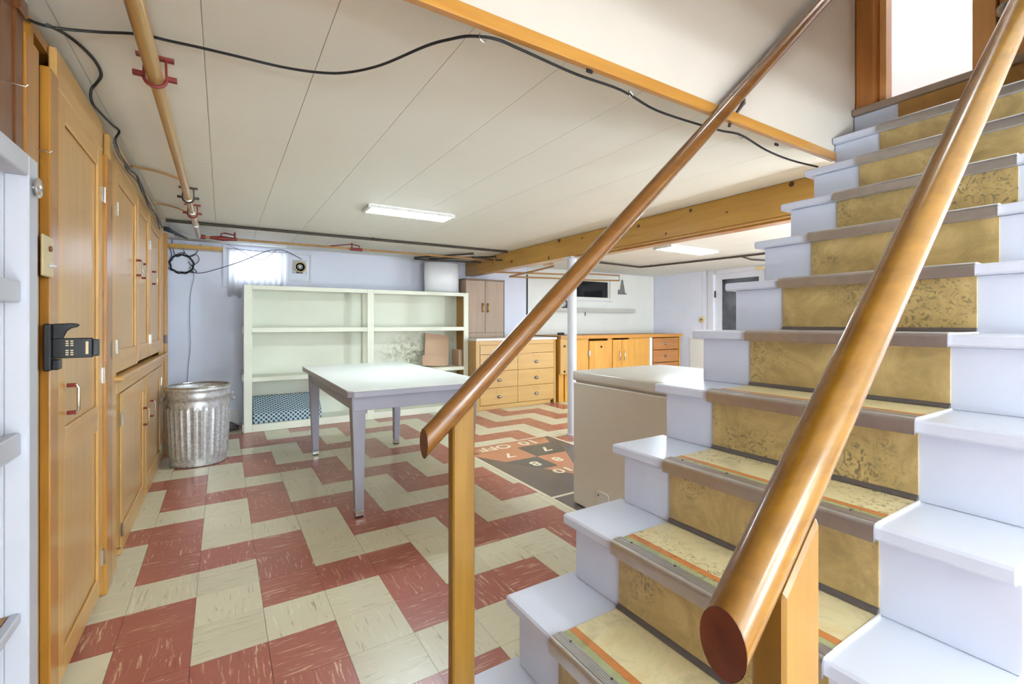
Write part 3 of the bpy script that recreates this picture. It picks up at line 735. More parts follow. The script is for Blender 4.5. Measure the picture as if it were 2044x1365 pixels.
for sx in (-1, 1):
    for sy in (-1, 1):
        leg((ax0+0.03) if sx < 0 else (ax1-0.03), (ay0+0.04) if sy < 0 else (ay1-0.04), sx, sy)

# ================================================================== GALVANISED BIN
bn = thing('trash_can', 'ribbed galvanised steel trash can beside the pine cupboards', 'trash can', (-0.165, 4.58, 0))
bm = bmesh.new(); seg = 180; rings = []
BC = Vector((-0.165, 4.58, 0)); RB, RT = 0.195, 0.222
prof = [(0.0, 0.0), (0.01, 0.0), (0.035, 0), (0.055, 0), (0.075, 0.6), (0.09, 1), (0.28, 1), (0.44, 1), (0.455, 0.6), (0.47, 0), (0.49, 0), (0.50, -0.35), (0.52, -0.35), (0.53, 0), (0.56, 0), (0.57, -0.35), (0.585, -0.35), (0.595, 0), (0.62, 0)]
for h, amp in prof:
    ring = []
    for k in range(seg):
        a = 2*math.pi*k/seg
        r = RB+(RT-RB)*h/0.62
        rib = max(0, math.cos(a*30))**0.8*0.008
        r += rib*amp if amp >= 0 else amp*0.012
        ring.append(bm.verts.new(BC+Vector((r*math.cos(a), r*math.sin(a), 0.002+h))))
    rings.append(ring)
for a, b in zip(rings, rings[1:]):
    for k in range(seg): bm.faces.new((a[k], a[(k+1) % seg], b[(k+1) % seg], b[k]))
bo = fin('bin_body', bm, 'galv', bn, True)
bo.modifiers.new('thickness', 'SOLIDIFY').thickness = 0.0015
lathe('bin_bottom', 'galv', bn, [(0.0, 0.012), (RB-0.003, 0.012), (RB-0.003, 0.018), (0, 0.018)], BC, 'Z', 48)
bm = bmesh.new(); atube(bm, [BC+Vector((RT*math.cos(2*math.pi*k/64), RT*math.sin(2*math.pi*k/64), 0.624)) for k in range(65)], 0.006, 8)
fin('rim', bm, 'steel', bn, True)
for a in (math.radians(-12), math.radians(168)):
    c = BC+Vector((0.226*math.cos(a), 0.226*math.sin(a), 0.545)); t_ = Vector((-math.sin(a), math.cos(a), 0)); o_ = Vector((math.cos(a), math.sin(a), 0))
    hd = tube('handle', 'steel', bn, [c-t_*0.045, c-t_*0.045+o_*0.016, c-t_*0.04+o_*0.02+Vector((0, 0, -0.05)), c+t_*0.04+o_*0.02+Vector((0, 0, -0.05)), c+t_*0.045+o_*0.016, c+t_*0.045], 0.004, 6, 4)
    tube('handle_lug', 'steel', hd, [c-t_*0.055-o_*0.004, c+t_*0.055-o_*0.004], 0.008, 8)

# ================================================================== PINE CUPBOARDS ALONG THE LEFT WALL
FX = -0.42        # plane of the door fronts
def pull(parent, y, z0, z1, out=0.028, mat='chrome', ends='rust'):
    h_ = tube('handle', mat, parent, [(FX+0.002, y, z0), (FX+out*0.8, y, z0), (FX+out, y, z0+0.008), (FX+out, y, z1-0.008), (FX+out*0.8, y, z1), (FX+0.002, y, z1)], 0.0045, 8)
    for z in (z0, z1): tube('handle_foot', ends, parent, [(FX+0.001, y, z), (FX+0.022, y, z)], 0.0065, 8)
    return h_
def pdoor(parent, y0, y1, z0, z1, rails, st=0.075, fx=FX, thick=0.02, pm='pine_panel'):
    """panelled door: stiles, rails at the heights given, recessed panels between"""
    d = box('door', pm, parent, fx-thick, fx-0.010, y0, y1, z0, z1, 0)
    for a, b in ((y0, y0+st), (y1-st, y1)): box('door_stile', 'pine_z', d, fx-0.0098, fx, a, b, z0, z1, 0.0025)
    for a, b in rails: box('door_rail', 'pine_y', d, fx-0.0098, fx-0.0005, y0+st+0.0003, y1-st-0.0003, a, b, 0.0025)
    return d
def hinge(parent, y, z):
    bm = bmesh.new(); abox(bm, FX+0.0005, FX+0.003, y-0.012, y+0.012, z-0.032, z+0.032)
    atube(bm, [(FX+0.004, y, z-0.032), (FX+0.004, y, z+0.032)], 0.0045, 8)
    return fin('hinge', bm, 'steel', parent)
# tall pantry cupboard with one door
pc = thing('pantry_cupboard', 'tall varnished pine cupboard with one long panelled door', 'cupboard', (-0.6, 2.15, 0))
boxes('carcass', 'pine_dark', pc, [(-0.79, FX-0.021, 1.76, 1.78, 0.001, 1.96), (-0.79, FX-0.021, 2.63, 2.65, 0.001, 1.96), (-0.79, -0.77, 1.78, 2.63, 0.001, 1.96), (-0.77, FX-0.021, 1.78, 2.63, 1.93, 1.96), (-0.77, FX-0.021, 1.78, 2.63, 0.001, 0.04)])
box('face_post', 'pine_dark', pc, FX-0.02, FX+0.004, 1.817, 1.898, 0.001, 1.86, 0.003)
box('face_post', 'pine_dark', pc, FX-0.02, FX+0.012, 2.53, 2.648, 0.001, 1.83, 0.003)
box('top_rail', 'pine_y', pc, FX-0.02, FX-0.001, 1.90, 2.529, 1.842, 1.955, 0.003)
dd = pdoor(pc, 1.905, 2.522, 0.03, 1.838, [(0.03, 0.11), (0.70, 0.80), (1.76, 1.838)], 0.08)
pull(dd, 2.0, 0.845, 0.932)
for z in (1.66, 0.915, 0.165): hinge(dd, 2.524, z)
# double height built-in cupboard
cb = thing('built_in_cupboard', 'built-in pine cupboard with three upper doors and two lower doors', 'cupboard', (-0.6, 3.75, 0))
Y0c, Y1c = 2.655, 4.84
boxes('carcass', 'pine_z', cb, [(-0.79, FX-0.021, Y0c, Y0c+0.02, 0.001, 1.985), (-0.79, FX-0.021, Y1c-0.02, Y1c, 0.001, 1.985), (-0.79, -0.77, Y0c+0.02, Y1c-0.02, 0.001, 1.985), (-0.77, FX-0.021, Y0c+0.02, Y1c-0.02, 0.001, 0.04), (-0.77, FX-0.021, Y0c+0.02, Y1c-0.02, 1.95, 1.985)])
box('middle_shelf', 'pine_y', cb, -0.77, FX-0.021, Y0c+0.02, Y1c-0.02, 0.84, 0.86, 0)
box('face_stile', 'pine_z', cb, FX-0.02, FX+0.002, Y0c, 2.80, 0.001, 1.955, 0.003)
box('face_stile', 'pine_z', cb, FX-0.02, FX+0.0, 4.70, Y1c, 0.001, 1.955, 0.003)
box('top_rail', 'pine_y', cb, FX-0.02, FX+0.0, 2.802, 4.698, 1.885, 1.98, 0.003)
box('ledge', 'pine_y', cb, FX-0.02, FX+0.035, 2.76, 4.86, 0.862, 0.884, 0.006)
box('mid_rail', 'pine_y', cb, FX-0.02, FX+0.004, 2.802, 4.698, 0.795, 0.861, 0.003)
box('bottom_rail', 'pine_y', cb, FX-0.02, FX-0.002, 2.93, 4.698, 0.001, 0.03, 0.002)
ud = [(2.805, 3.46, -0.003), (3.475, 3.99, 0.0), (4.01, 4.695, 0.0)]
for k, (a, b, o_) in enumerate(ud):
    d = pdoor(cb, a, b, 0.905 if k else 0.895, 1.88, [(0.905 if k else 0.895, 1.0), (1.80, 1.88)], 0.07)
    pull(d, {0: 3.405, 1: 3.60, 2: 4.10}[k], 1.405, 1.49)
    hinge(d, a+0.005 if k != 1 else b-0.005, 1.66); hinge(d, a+0.005 if k != 1 else b-0.005, 1.02)
for k, (a, b) in enumerate([(2.945, 3.76), (3.80, 4.695)]):
    d = pdoor(cb, a, b, 0.032, 0.785, [(0.032, 0.12), (0.70, 0.785)], 0.075)
    pull(d, {0: 3.675, 1: 3.99}[k], 0.497, 0.60)
    hinge(d, a-0.002 if k == 0 else b-0.004, 0.66); hinge(d, a-0.002 if k == 0 else b-0.004, 0.12)
# brown boarded wall nearest the camera
bw = struct(boxes('trim_5', 'brown_z', None, [(-0.46, FX-0.012, -0.6, 1.60, 0.001, 1.93)], 0.002)); bw['label'] = 'brown stained board wall behind the white rack'
box('board', 'brown_z', bw, -0.455, FX-0.008, 1.602, 1.655, 0.001, 1.90, 0.002)
box('board', 'pine_dark', bw, -0.455, FX-0.004, 1.657, 1.755, 0.001, 1.87, 0.002)
box('board_cap', 'brown_z', bw, -0.46, FX+0.0, 1.60, 1.655, 1.90, 1.94, 0.002)
# nails in the boards
for (y, z) in ((1.56, 1.70), (1.745, 1.60)):
    top(setroot(tube('nail', 'steel', None, [(FX-0.012, y, z), (FX+0.02, y, z-0.004), (FX+0.024, y, z+0.002)], 0.002, 6)), 'bent nail driven into the %s' % ('brown boards above the white rack' if y < 1.6 else 'pine board above the switch plate'), 'nail')
# loose timber standing at the end of the cupboards
top(setroot(box('timber_upright', 'pine_dark', None, -0.445, -0.402, 4.93, 4.99, 0.001, 1.90, 0.003)), 'bare pine upright standing past the end of the cupboards', 'post')
lt = top(setroot(box('timber_ledger', 'beam', None, -0.50, 0.0, 5.84, 5.968, 1.90, 1.94, 0.003)), 'rough yellow timber ledger above the coiled cable', 'board')

# ---- switch plate
sw = thing('switch_plate', 'beige switch plate with brown button and white toggle on pine board', 'light switch', (FX, 1.775, 1.26))
prism('plate', 'plastic_beige', sw, [(1.728, 1.258), (1.822, 1.258), (1.822, 1.372), (1.728, 1.372)], 'X', FX+0.0045, FX+0.0105, 0.003)
lathe('push_button', 'brown_z', sw, [(0.008, 0.0105), (0.008, 0.016), (0.0, 0.018)], (FX, 1.782, 1.337), 'X', 14)
box('toggle', 'white', sw, FX+0.0105, FX+0.026, 1.772, 1.782, 1.285, 1.293, 0.002)

# ---- black wall device: plate, curved upper horn, slotted arm
dv = thing('wall_opener', 'black wall-mounted bracket with curved horn and slotted arm beside the pantry door', 'bracket', (FX, 1.775, 1.0))
box('back_plate', 'black', dv, FX+0.005, FX+0.020, 1.748, 1.80, 0.998, 1.128, 0.003)
horn = [(FX+0.020, 1.128), (FX+0.062, 1.130), (FX+0.074, 1.127), (FX+0.070, 1.119), (FX+0.054, 1.117), (FX+0.044, 1.108), (FX+0.038, 1.092), (FX+0.036, 1.07), (FX+0.020, 1.06)]
prism('horn', 'black', dv, horn, 'Y', 1.766, 1.788, 0.002)
arm = box('slotted_arm', 'black', dv, FX+0.020, FX+0.105, 1.762, 1.776, 1.032, 1.088, 0.002)
box('arm_tip', 'black', dv, FX+0.1052, FX+0.118, 1.758, 1.779, 1.036, 1.084, 0.002)
for k in range(2):
    for m_ in range(2):
        for s in range(3):
            box('slot', 'plastic_beige', arm, FX+0.048+k*0.010, FX+0.054+k*0.010, 1.7612, 1.7622, 1.040+m_*0.026+s*0.006, 1.043+m_*0.026+s*0.006, 0)
box('slot', 'plastic_beige', arm, FX+0.090, FX+0.096, 1.7612, 1.7622, 1.042, 1.078, 0)
box('lower_stop', 'black', dv, FX+0.020, FX+0.035, 1.758, 1.792, 1.0, 1.03, 0.003)

# ---- white shallow rack at the far left
rk = thing('wall_rack', 'white painted shallow wall rack with narrow shelves at the far left', 'rack', (-0.385, 1.2, 0))
box('stile', 'rack_white', rk, -0.40, -0.36, 1.425, 1.483, 0.001, 1.50, 0.003)
box('stile_return', 'rack_white', rk, -0.425, -0.40, 1.425, 1.470, 0.001, 1.46, 0.002)
box('stile', 'rack_white', rk, -0.40, -0.36, 0.50, 0.56, 0.001, 1.50, 0.003)
box('top_rail', 'rack_white', rk, -0.40, -0.36, 0.561, 1.424, 1.452, 1.50, 0.003)
for z0, z1 in ((1.175, 1.222), (0.842, 0.892), (0.478, 0.50), (0.10, 0.15)):
    box('rail', 'rack_white', rk, -0.392, -0.372, 0.561, 1.424, z0, z1, 0.003)
for z in (0.858, 0.486, 0.12):
    box('shelf', 'bench_top', rk, -0.428, -0.393, 0.50, 1.424, z, z+0.012, 0)
lathe('knob', 'chrome', rk, [(0.008, 0.0), (0.008, 0.004), (0.021, 0.005), (0.023, 0.008), (0.018, 0.012), (0.0, 0.014)], (-0.36, 1.456, 1.435), 'X', 22)

# ================================================================== IVORY SHELF UNIT
su = thing('shelf_unit', 'long ivory painted shelf unit against the lavender back wall', 'shelf unit', (1.47, 5.66, 0))
SF, SB = 5.494, 5.86
XA, XM0, XM1, XZ = 0.185, 1.435, 1.512, 2.747
ZT = 1.525
for a, b in ((XA, XA+0.075), (XM0, XM1), (XZ-0.065, XZ)):
    box('upright', 'shelf', su, a, b, SF, SF+0.022, 0.001, ZT, 0.002)
for a in (XA+0.02, 1.46, XZ-0.068):
    box('rear_upright', 'shelf', su, a, a+0.06, SB-0.04, SB-0.021, 0.001, ZT-0.03, 0.002)
for (a, b) in ((XA+0.0755, XM0-0.0005), (XM1+0.0005, XZ-0.0655)):
    box('top_rail', 'shelf', su, a, b, SF+0.001, SF+0.021, ZT-0.045, ZT, 0.002)
    for z0, z1 in ((1.033, 1.082), (0.521, 0.566), (0.001, 0.078)):
        box('shelf_edge', 'shelf', su, a, b, SF+0.001, SF+0.021, z0, z1, 0.002)
for k, z in enumerate((ZT-0.02, 1.062, 0.546, 0.058)):
    box('shelf_board', 'shelf', su, XA+0.01, XZ-0.02, SF+0.0225, SB-0.0415, z, z+0.018, 0)
box('back_panel', 'shelf_back', su, XA+0.02, XZ-0.01, SB-0.0195, SB-0.012, 0.03, ZT-0.022, 0)
# stepped left side: horizontal cleats
for z0, z1 in ((0.001, 0.5), (0.58, 0.99), (1.10, ZT)):
    box('side_board', 'shelf', su, XA+0.004, XA+0.019, SF+0.0225, SB-0.0415, z0, z1, 0.002)
for z in (1.02, 0.53, 0.01):
    box('side_cleat', 'shelf', su, XA-0.012, XA+0.003, SF+0.024, SB-0.05, z, z+0.075, 0.002)
box('side_board', 'hard_brown', su, XZ-0.019, XZ-0.006, SF+0.0225, SB-0.0415, 0.60, ZT-0.022, 0.001)
# things on it
mt = top(setroot(prism('lattice_pad', 'lattice', None, [(5.535, 0.0765), (5.80, 0.0765), (5.80, 0.33), (5.77, 0.335), (5.545, 0.185), (5.535, 0.17)], 'X', 0.27, 0.94, 0.006)), 'sloping blue lattice-patterned pad on the bottom shelf', 'pad')
bm = bmesh.new(); bmesh.ops.create_icosphere(bm, subdivisions=3, radius=1.0)
for v_ in bm.verts:
    n_ = 1+0.25*math.sin(v_.co.x*5+v_.co.y*7)+0.2*math.sin(v_.co.z*6+v_.co.x*3)
    v_.co = Vector((0.02+v_.co.x*0.11*n_, 5.78+v_.co.y*0.12*n_, max(0.001, 0.02+v_.co.z*0.055*n_)))
top(setroot(fin('crumpled_rag', bm, 'cove', None, True)), 'crumpled grey rag on the floor beside the shelf unit', 'rag')
def leaning(name, label, x0, x1, z0, z1, y0, lean, tilt, mat, grp):
    bm = bmesh.new(); abox(bm, x0, x1, -0.004, 0.004, 0, z1-z0)
    cx = (x0+x1)/2
    m_ = Matrix.Translation((cx, y0, z0)) @ Matrix.Rotation(tilt, 4, 'Y') @ Matrix.Rotation(-lean, 4, 'X') @ Matrix.Translation((-cx, 0, 0))
    bmesh.ops.transform(bm, matrix=m_, verts=bm.verts)
    zmin = min(v.co.z for v in bm.verts)
    bmesh.ops.translate(bm, verts=bm.verts, vec=(0, 0, z0-zmin+0.0005))
    return top(setroot(fin(name, bm, mat, None)), label, 'board', grp)
leaning('hardboard_sheet', 'larger tan hardboard sheet leaning at the back of the middle shelf', 2.22, 2.56, 0.5645, 0.97, 5.72, 0.16, 0.10, 'hardboard', 'hardboard offcuts on the shelf unit')
leaning('hardboard_sheet', 'low tan hardboard offcut in front of the larger leaning sheet', 2.17, 2.49, 0.5645, 0.70, 5.655, 0.14, 0.06, 'hardboard', 'hardboard offcuts on the shelf unit')
bm = bmesh.new(); abox(bm, 2.64, 2.7, 5.56, 5.78, 0.5645, 0.78)
top(setroot(fin('cardboard_box', bm, 'hardboard', None, bevel=0.004)), 'small tan cardboard box at the right end of the middle shelf', 'box')
# white curved sheet on top
bm = bmesh.new(); vs = []
for k in range(25):
    a = math.radians(200+k*(140/24))
    vs.append((2.485+0.262*math.cos(a), 5.82+0.17*math.sin(a)))
A = [bm.verts.new((x, y, ZT+0.0005)) for x, y in vs]; B = [bm.verts.new((x, y, 1.925)) for x, y in vs]
for k in range(24): bm.faces.new((A[k], A[k+1], B[k+1], B[k]))
wc = fin('curved_sheet', bm, 'bright', None, True); wc.modifiers.new('t', 'SOLIDIFY').thickness = 0.006
top(setroot(wc), 'white curved sheet standing on the shelf unit below the beam end', 'sheet')

# ================================================================== FADED OAK CABINET ON THE DRESSER
gc = thing('oak_cabinet', 'faded oak laminate cabinet with two doors standing on the birch dresser', 'cabinet', (3.05, 5.76, 0.93))
GA, GB, GF, GR = 2.756, 3.355, 5.60, 5.905
boxes('carcass', 'oak_grey', gc, [(GA, GA+0.018, GF+0.02, GR, 0.931, 1.71), (GB-0.018, GB, GF+0.02, GR, 0.931, 1.71), (GA+0.018, GB-0.018, GR-0.015, GR, 0.931, 1.71), (GA+0.018, GB-0.018, GF+0.02, GR-0.015, 0.99, 1.005), (GA+0.018, GB-0.018, GF+0.02, GR-0.015, 1.68, 1.71)])
box('top_edge', 'oak_dark', gc, GA-0.002, GB+0.012, GF-0.005, GR+0.003, 1.7105, 1.733, 0.002)
box('side_edge', 'oak_dark', gc, GB+0.0005, GB+0.012, GF+0.005, GR, 0.931, 1.71, 0.001)
box('plinth', 'oak_grey', gc, GA, GB, GF+0.008, GF+0.0195, 0.931, 0.995, 0.002)
gm = (GA+GB)/2
for a, b, hy in ((GA+0.004, gm-0.002, gm-0.04), (gm+0.002, GB-0.004, gm+0.04)):
    d = box('door', 'oak_grey', gc, a, b, GF, GF+0.0195, 1.0, 1.708, 0.002)
    tube('handle', 'brass', d, [(hy, GF-0.001, 1.285), (hy, GF-0.022, 1.295), (hy, GF-0.026, 1.34), (hy, GF-0.022, 1.385), (hy, GF-0.001, 1.395)], 0.010, 8, 3)

# ================================================================== BIRCH DRESSER
dr = thing('dresser', 'light birch dresser with cup-pull drawers beneath the oak cabinet', 'dresser', (3.36, 5.6, 0))
DX0, DX1, DF = 2.752, 4.03, 5.29
boxes('carcass', 'birch_z', dr, [(DX0, DX0+0.055, DF, 5.90, 0.001, 0.90), (DX1-0.035, DX1, DF, 5.90, 0.001, 0.90), (DX0+0.055, DX1-0.035, 5.88, 5.90, 0.001, 0.90), (DX0+0.055, DX1-0.035, DF+0.03, 5.88, 0.04, 0.06)], 0.001)
box('plinth', 'birch_x', dr, DX0+0.056, DX1-0.09, DF+0.006, DF+0.026, 0.001, 0.058, 0.002)
box('top', 'white_wall', dr, DX0-0.002, DX1+0.012, DF-0.012, 5.91, 0.9005, 0.93, 0.003)
box('top_edge', 'birch_x', dr, DX0+0.056, DX1-0.036, DF+0.002, DF+0.02, 0.845, 0.9, 0.002)
xm = 3.386
def cup(parent, x, z, y=DF):
    bm = bmesh.new(); seg = 12; rings = []
    for k in range(6):
        t = k/5*math.pi/2
        rr = 0.036*math.cos(t*0.98); yy = 0.024*math.sin(t)
        rings.append([bm.verts.new((x+rr*math.cos(2*math.pi*s/seg), y-yy-0.0005, z+rr*0.62*math.sin(2*math.pi*s/seg))) for s in range(seg)])
    for a, b in zip(rings, rings[1:]):
        for s in range(seg): bm.faces.new((a[s], a[(s+1) % seg], b[(s+1) % seg], b[s]))
    bm.faces.new(rings[-1])
    return fin('cup_pull', bm, 'cast', parent, True)
def drawer(x0, x1, z0, z1, label=False, knob=True):
    d = box('drawer', 'birch_x', dr, x0, x1, DF-0.004, DF+0.018, z0, z1, 0.002)
    if knob:
        xc = (x0+x1)/2+(0.0 if x0 < xm-0.01 and x0 < 3 else 0.0)
        cup(d, xc, (z0+z1)/2-0.012, DF-0.004)
        boxes('label_holder', 'brass', d, [(xc-0.045, xc+0.045, DF-0.0065, DF-0.0045, (z0+z1)/2+0.075, (z0+z1)/2+0.079), (xc-0.045, xc-0.041, DF-0.0065, DF-0.0045, (z0+z1)/2+0.045, (z0+z1)/2+0.079), (xc+0.041, xc+0.045, DF-0.0065, DF-0.0045, (z0+z1)/2+0.045, (z0+z1)/2+0.079), (xc-0.045, xc+0.045, DF-0.0065, DF-0.0045, (z0+z1)/2+0.045, (z0+z1)/2+0.049)])
    return d
drawer(DX0+0.06, DX1-0.04, 0.725, 0.843, knob=False)
for z0, z1 in ((0.503, 0.72), (0.283, 0.499), (0.064, 0.279)):
    drawer(DX0+0.06, xm-0.002, z0, z1)
    drawer(xm+0.002, DX1-0.04, z0, z1)
box('pull_out_slide', 'birch_x', dr, 3.33, 3.60, DF-0.022, DF-0.0045, 0.712, 0.728, 0.002)

# ================================================================== WORK BENCH ALONG THE BACK WALL
wk = thing('work_bench', 'long amber wood work bench with doors and drawers along the back wall', 'work bench', (5.35, 5.6, 0))
BF = 5.24
box('bench_top', 'bench_top', wk, 4.06, 6.69, BF-0.03, 5.98, 0.905, 0.95, 0.003)
box('top_edge', 'bench_edge', wk, 4.30, 6.69, BF-0.034, BF-0.0305, 0.90, 0.951, 0.001)
box('end_board', 'birch_z', wk, 4.06, 4.24, BF-0.02, BF+0.018, 0.40, 0.904, 0.003)
box('leg', 'bench_z', wk, 4.06, 4.15, BF+0.0185, BF+0.11, 0.001, 0.904, 0.003)
box('leg', 'bench_z', wk, 4.17, 4.25, BF+0.0185, BF+0.06, 0.001, 0.904, 0.003)
for z in (0.80, 0.44): lathe('bolt', 'black', wk, [(0.016, 0), (0.016, -0.008), (0.0, -0.010)], (4.13, BF-0.0205, z), 'Y', 8)
boxes('carcass', 'bench_z', wk, [(4.36, 4.38, BF+0.02, 5.95, 0.001, 0.904), (6.63, 6.66, BF+0.0, 5.95, 0.001, 0.904), (5.93, 5.95, BF+0.02, 5.95, 0.001, 0.904), (4.38, 6.63, 5.93, 5.95, 0.001, 0.904), (4.38, 6.63, BF+0.02, 5.93, 0.02, 0.04)])
box('front_panel', 'bench_z', wk, 4.36, 4.60, BF, BF+0.0195, 0.03, 0.90, 0.002)
dA = box('door', 'bench_z', wk, 4.605, 4.975, BF-0.012, BF+0.008, 0.08, 0.865, 0.003)
lathe('turn_knob', 'iron', dA, [(0.018, 0), (0.016, -0.012), (0.0, -0.016)], (4.84, BF-0.012, 0.775), 'Y', 12)
box('hinge', 'steel', dA, 4.59, 4.625, BF-0.016, BF-0.0125, 0.64, 0.72, 0.001)
box('front_panel', 'bench_z', wk, 4.98, 5.075, BF, BF+0.0195, 0.03, 0.90, 0.002)
for a, b, hx in ((5.08, 5.262, 5.212), (5.266, 5.43, 5.31)):
    d = box('door', 'bench_z', wk, a, b, BF-0.012, BF+0.008, 0.08, 0.875, 0.003)
    tube('handle', 'steel', d, [(hx, BF-0.012, 0.56), (hx, BF-0.035, 0.57), (hx, BF-0.035, 0.68), (hx, BF-0.012, 0.69)], 0.007, 8, 2)
box('front_panel', 'bench_z', wk, 5.435, 5.90, BF, BF+0.0195, 0.03, 0.90, 0.002)
box('grey_strip', 'white_wall', wk, 5.905, 5.965, BF-0.004, BF+0.0195, 0.03, 0.90, 0.002)
for z0, z1 in ((0.695, 0.885), (0.485, 0.685), (0.27, 0.475), (0.05, 0.26)):
    d = box('drawer', 'drawer_brown', wk, 5.98, 6.60, BF-0.01, BF+0.012, z0, z1, 0.003)
    cup(d, 6.28, (z0+z1)/2, BF-0.01)
# on the bench
ob = thing('black_plug', 'small black adapter with a flat card on the bench top', 'adapter', (4.42, 5.62, 0.951))
box('adapter_body', 'black', ob, 4.32, 4.42, 5.58, 5.64, 0.9515, 0.985, 0.006)
box('card', 'white_wall', ob, 4.43, 4.62, 5.55, 5.65, 0.9512, 0.957, 0.001)
# wall ledge and small things by the dark window
lg = top(setroot(box('wall_ledge', 'ledge', None, 4.5, 6.27, YB-0.115, YB-0.0125, 1.318, 1.375, 0.003)), 'narrow white ledge shelf on the back wall below the dark window', 'shelf')
cl = thing('black_clamp', 'small black clamp standing on the wall ledge beside the pole', 'clamp', (4.74, YB-0.07, 1.3755))
box('clamp_base', 'black', cl, 4.66, 4.82, YB-0.10, YB-0.05, 1.3758, 1.395, 0.003)
tube('clamp_arm', 'black', cl, [(4.72, YB-0.075, 1.39), (4.75, YB-0.075, 1.46), (4.71, YB-0.075, 1.50), (4.76, YB-0.075, 1.56)], 0.014, 8, 3)
tube('clamp_screw', 'black', cl, [(4.78, YB-0.075, 1.39), (4.77, YB-0.08, 1.44), (4.80, YB-0.085, 1.47)], 0.010, 8, 2)
fn = thing('metal_bracket', 'grey triangular metal bracket on the wall right of the dark window', 'bracket', (6.02, YB-0.013, 1.6))
prism('bracket_plate', 'cast', fn, [(5.97, 1.66), (6.10, 1.66), (6.045, 1.90), (6.02, 1.90)], 'Y', YB-0.03, YB-0.013, 0.002)
box('bracket_foot', 'cast', fn, 5.93, 6.12, YB-0.05, YB-0.013, 1.64, 1.66, 0.002)
box('bracket_lug', 'cast', fn, 5.935, 5.965, YB-0.045, YB-0.013, 1.66, 1.72, 0.002)
top(setroot(tube('wall_hook', 'iron', None, [(5.17, YB-0.012, 1.31), (5.17, YB-0.03, 1.305), (5.17, YB-0.032, 1.27), (5.18, YB-0.02, 1.255)], 0.005, 6)), 'small iron hook in the white wall under the ledge', 'hook')
th = thing('round_dial', 'small round beige dial on the lavender wall left of the glass door', 'thermostat', (XR, 4.955, 1.15))
lathe('dial', 'plastic_beige', th, [(0.055, -0.002), (0.055, -0.016), (0.045, -0.022), (0.0, -0.024)], (XR, 4.955, 1.19), 'X', 20)
lathe('dial_button', 'iron', th, [(0.014, -0.024), (0.012, -0.034), (0.0, -0.036)], (XR, 4.955, 1.19), 'X', 12)

# ================================================================== CHEST FREEZER UNDER THE STAIRS
fz = thing('chest_freezer', 'beige chest freezer with pale lid beside the staircase', 'freezer', (2.25, 1.72, 0))
FX0, FX1, FY0, FY1 = 1.872, 2.68, 1.15, 2.278
box('cabinet_body', 'freezer', fz, FX0, FX1, FY0, FY1, 0.006, 0.762, 0.006)
box('gasket', 'bulb_frame', fz, FX0+0.012, FX1-0.012, FY0+0.012, FY1-0.012, 0.7625, 0.7725, 0)
lidm = bmesh.new(); abox(lidm, FX0-0.006, FX1+0.006, FY0-0.006, FY1+0.004, 0.773, 0.833)
fin('lid', lidm, 'freezer_lid', fz, True, 0.014, 3)
boxes('feet', 'black', fz, [(a, a+0.05, b, b+0.05, 0.001, 0.0058) for a in (FX0+0.04, FX1-0.09) for b in (FY0+0.04, FY1-0.09)])
prism('drain_cover', 'freezer_lid', fz, ch(1.955, 2.06, 0.07, 0.15, 0.012), 'X', FX0-0.006, FX0-0.0005, 0.002)
lathe('drain_screw', 'iron', fz, [(0.006, -0.0065), (0.005, -0.009), (0, -0.0095)], (FX0, 2.04, 0.125), 'X', 8)

# ================================================================== PIPES
def pipe_thing(name, label, cat='pipe', loc=(0, 0, 0)): return thing(name, label, cat, loc)
bp = pipe_thing('drain_pipe', 'thick cream and steel pipe hung under the ceiling along the left', loc=(-0.185, 2.5, 1.9))
PX, PZ = -0.186, 1.93
tube('pipe_run', 'pipe_cream', bp, [(PX, 0.1, PZ), (PX, 1.95, PZ)], 0.0225, 16)
tube('pipe_run', 'pipe_cream', bp, [(PX, 1.9, PZ), (PX, 3.55, PZ), (PX, 5.0, PZ), (PX, 5.13, PZ-0.004)], 0.0195, 16)
for y in (3.62, 4.05, 4.55): tube('coupling', 'steel', bp, [(PX, y, PZ), (PX, y+0.05, PZ)], 0.0235, 16)
tube('elbow', 'rust', bp, [(PX, 5.10, PZ-0.002), (PX, 5.16, PZ), (PX+0.015, 5.185, PZ+0.002), (PX+0.05, 5.19, PZ+0.002)], 0.02, 12)
def hanger(y, mat='rust', r=0.03):
    bm = bmesh.new()
    atube(bm, [(PX+r*math.cos(a), y, PZ+r*math.sin(a)) for a in [math.radians(180+180*k/10) for k in range(11)]], 0.006, 6)
    for s in (-1, 1):
        abox(bm, PX+s*0.030-0.004+s*0.012-0.012, PX+s*0.030+0.004+s*0.012+0.012, y-0.008, y+0.008, PZ-0.004, PZ+0.010)
        atube(bm, [(PX+s*0.03, y, PZ), (PX+s*0.028, y, ZC-0.008)], 0.004, 6)
    abox(bm, PX-0.05, PX+0.05, y-0.010, y+0.010, ZC-0.010, ZC-0.001)
    return fin('pipe_hanger', bm, mat, bp)
hanger(1.9); hanger(3.62, 'iron'); hanger(4.12)
cp = pipe_thing('copper_pipe', 'thin copper pipe with red valve running along the ceiling above the curtain', loc=(1.0, 5.2, 1.93))
CY, CZ = 5.19, 1.932
tube('pipe_run', 'copper_paint', cp, [(PX+0.04, CY, CZ), (0.9, CY, CZ+0.003), (2.45, CY, CZ+0.004), (2.93, CY, CZ+0.004)], 0.0115, 10)
vb = tube('valve_body', 'rust', cp, [(-0.10, CY, CZ), (-0.06, CY, CZ), (0.0, CY, CZ), (0.06, CY, CZ), (0.12, CY, CZ)], [0.014, 0.018, 0.024, 0.018, 0.014], 10)
tube('valve_hanger', 'rust', cp, [(0.10, CY, CZ), (0.10, CY, ZC-0.002)], 0.008, 8)
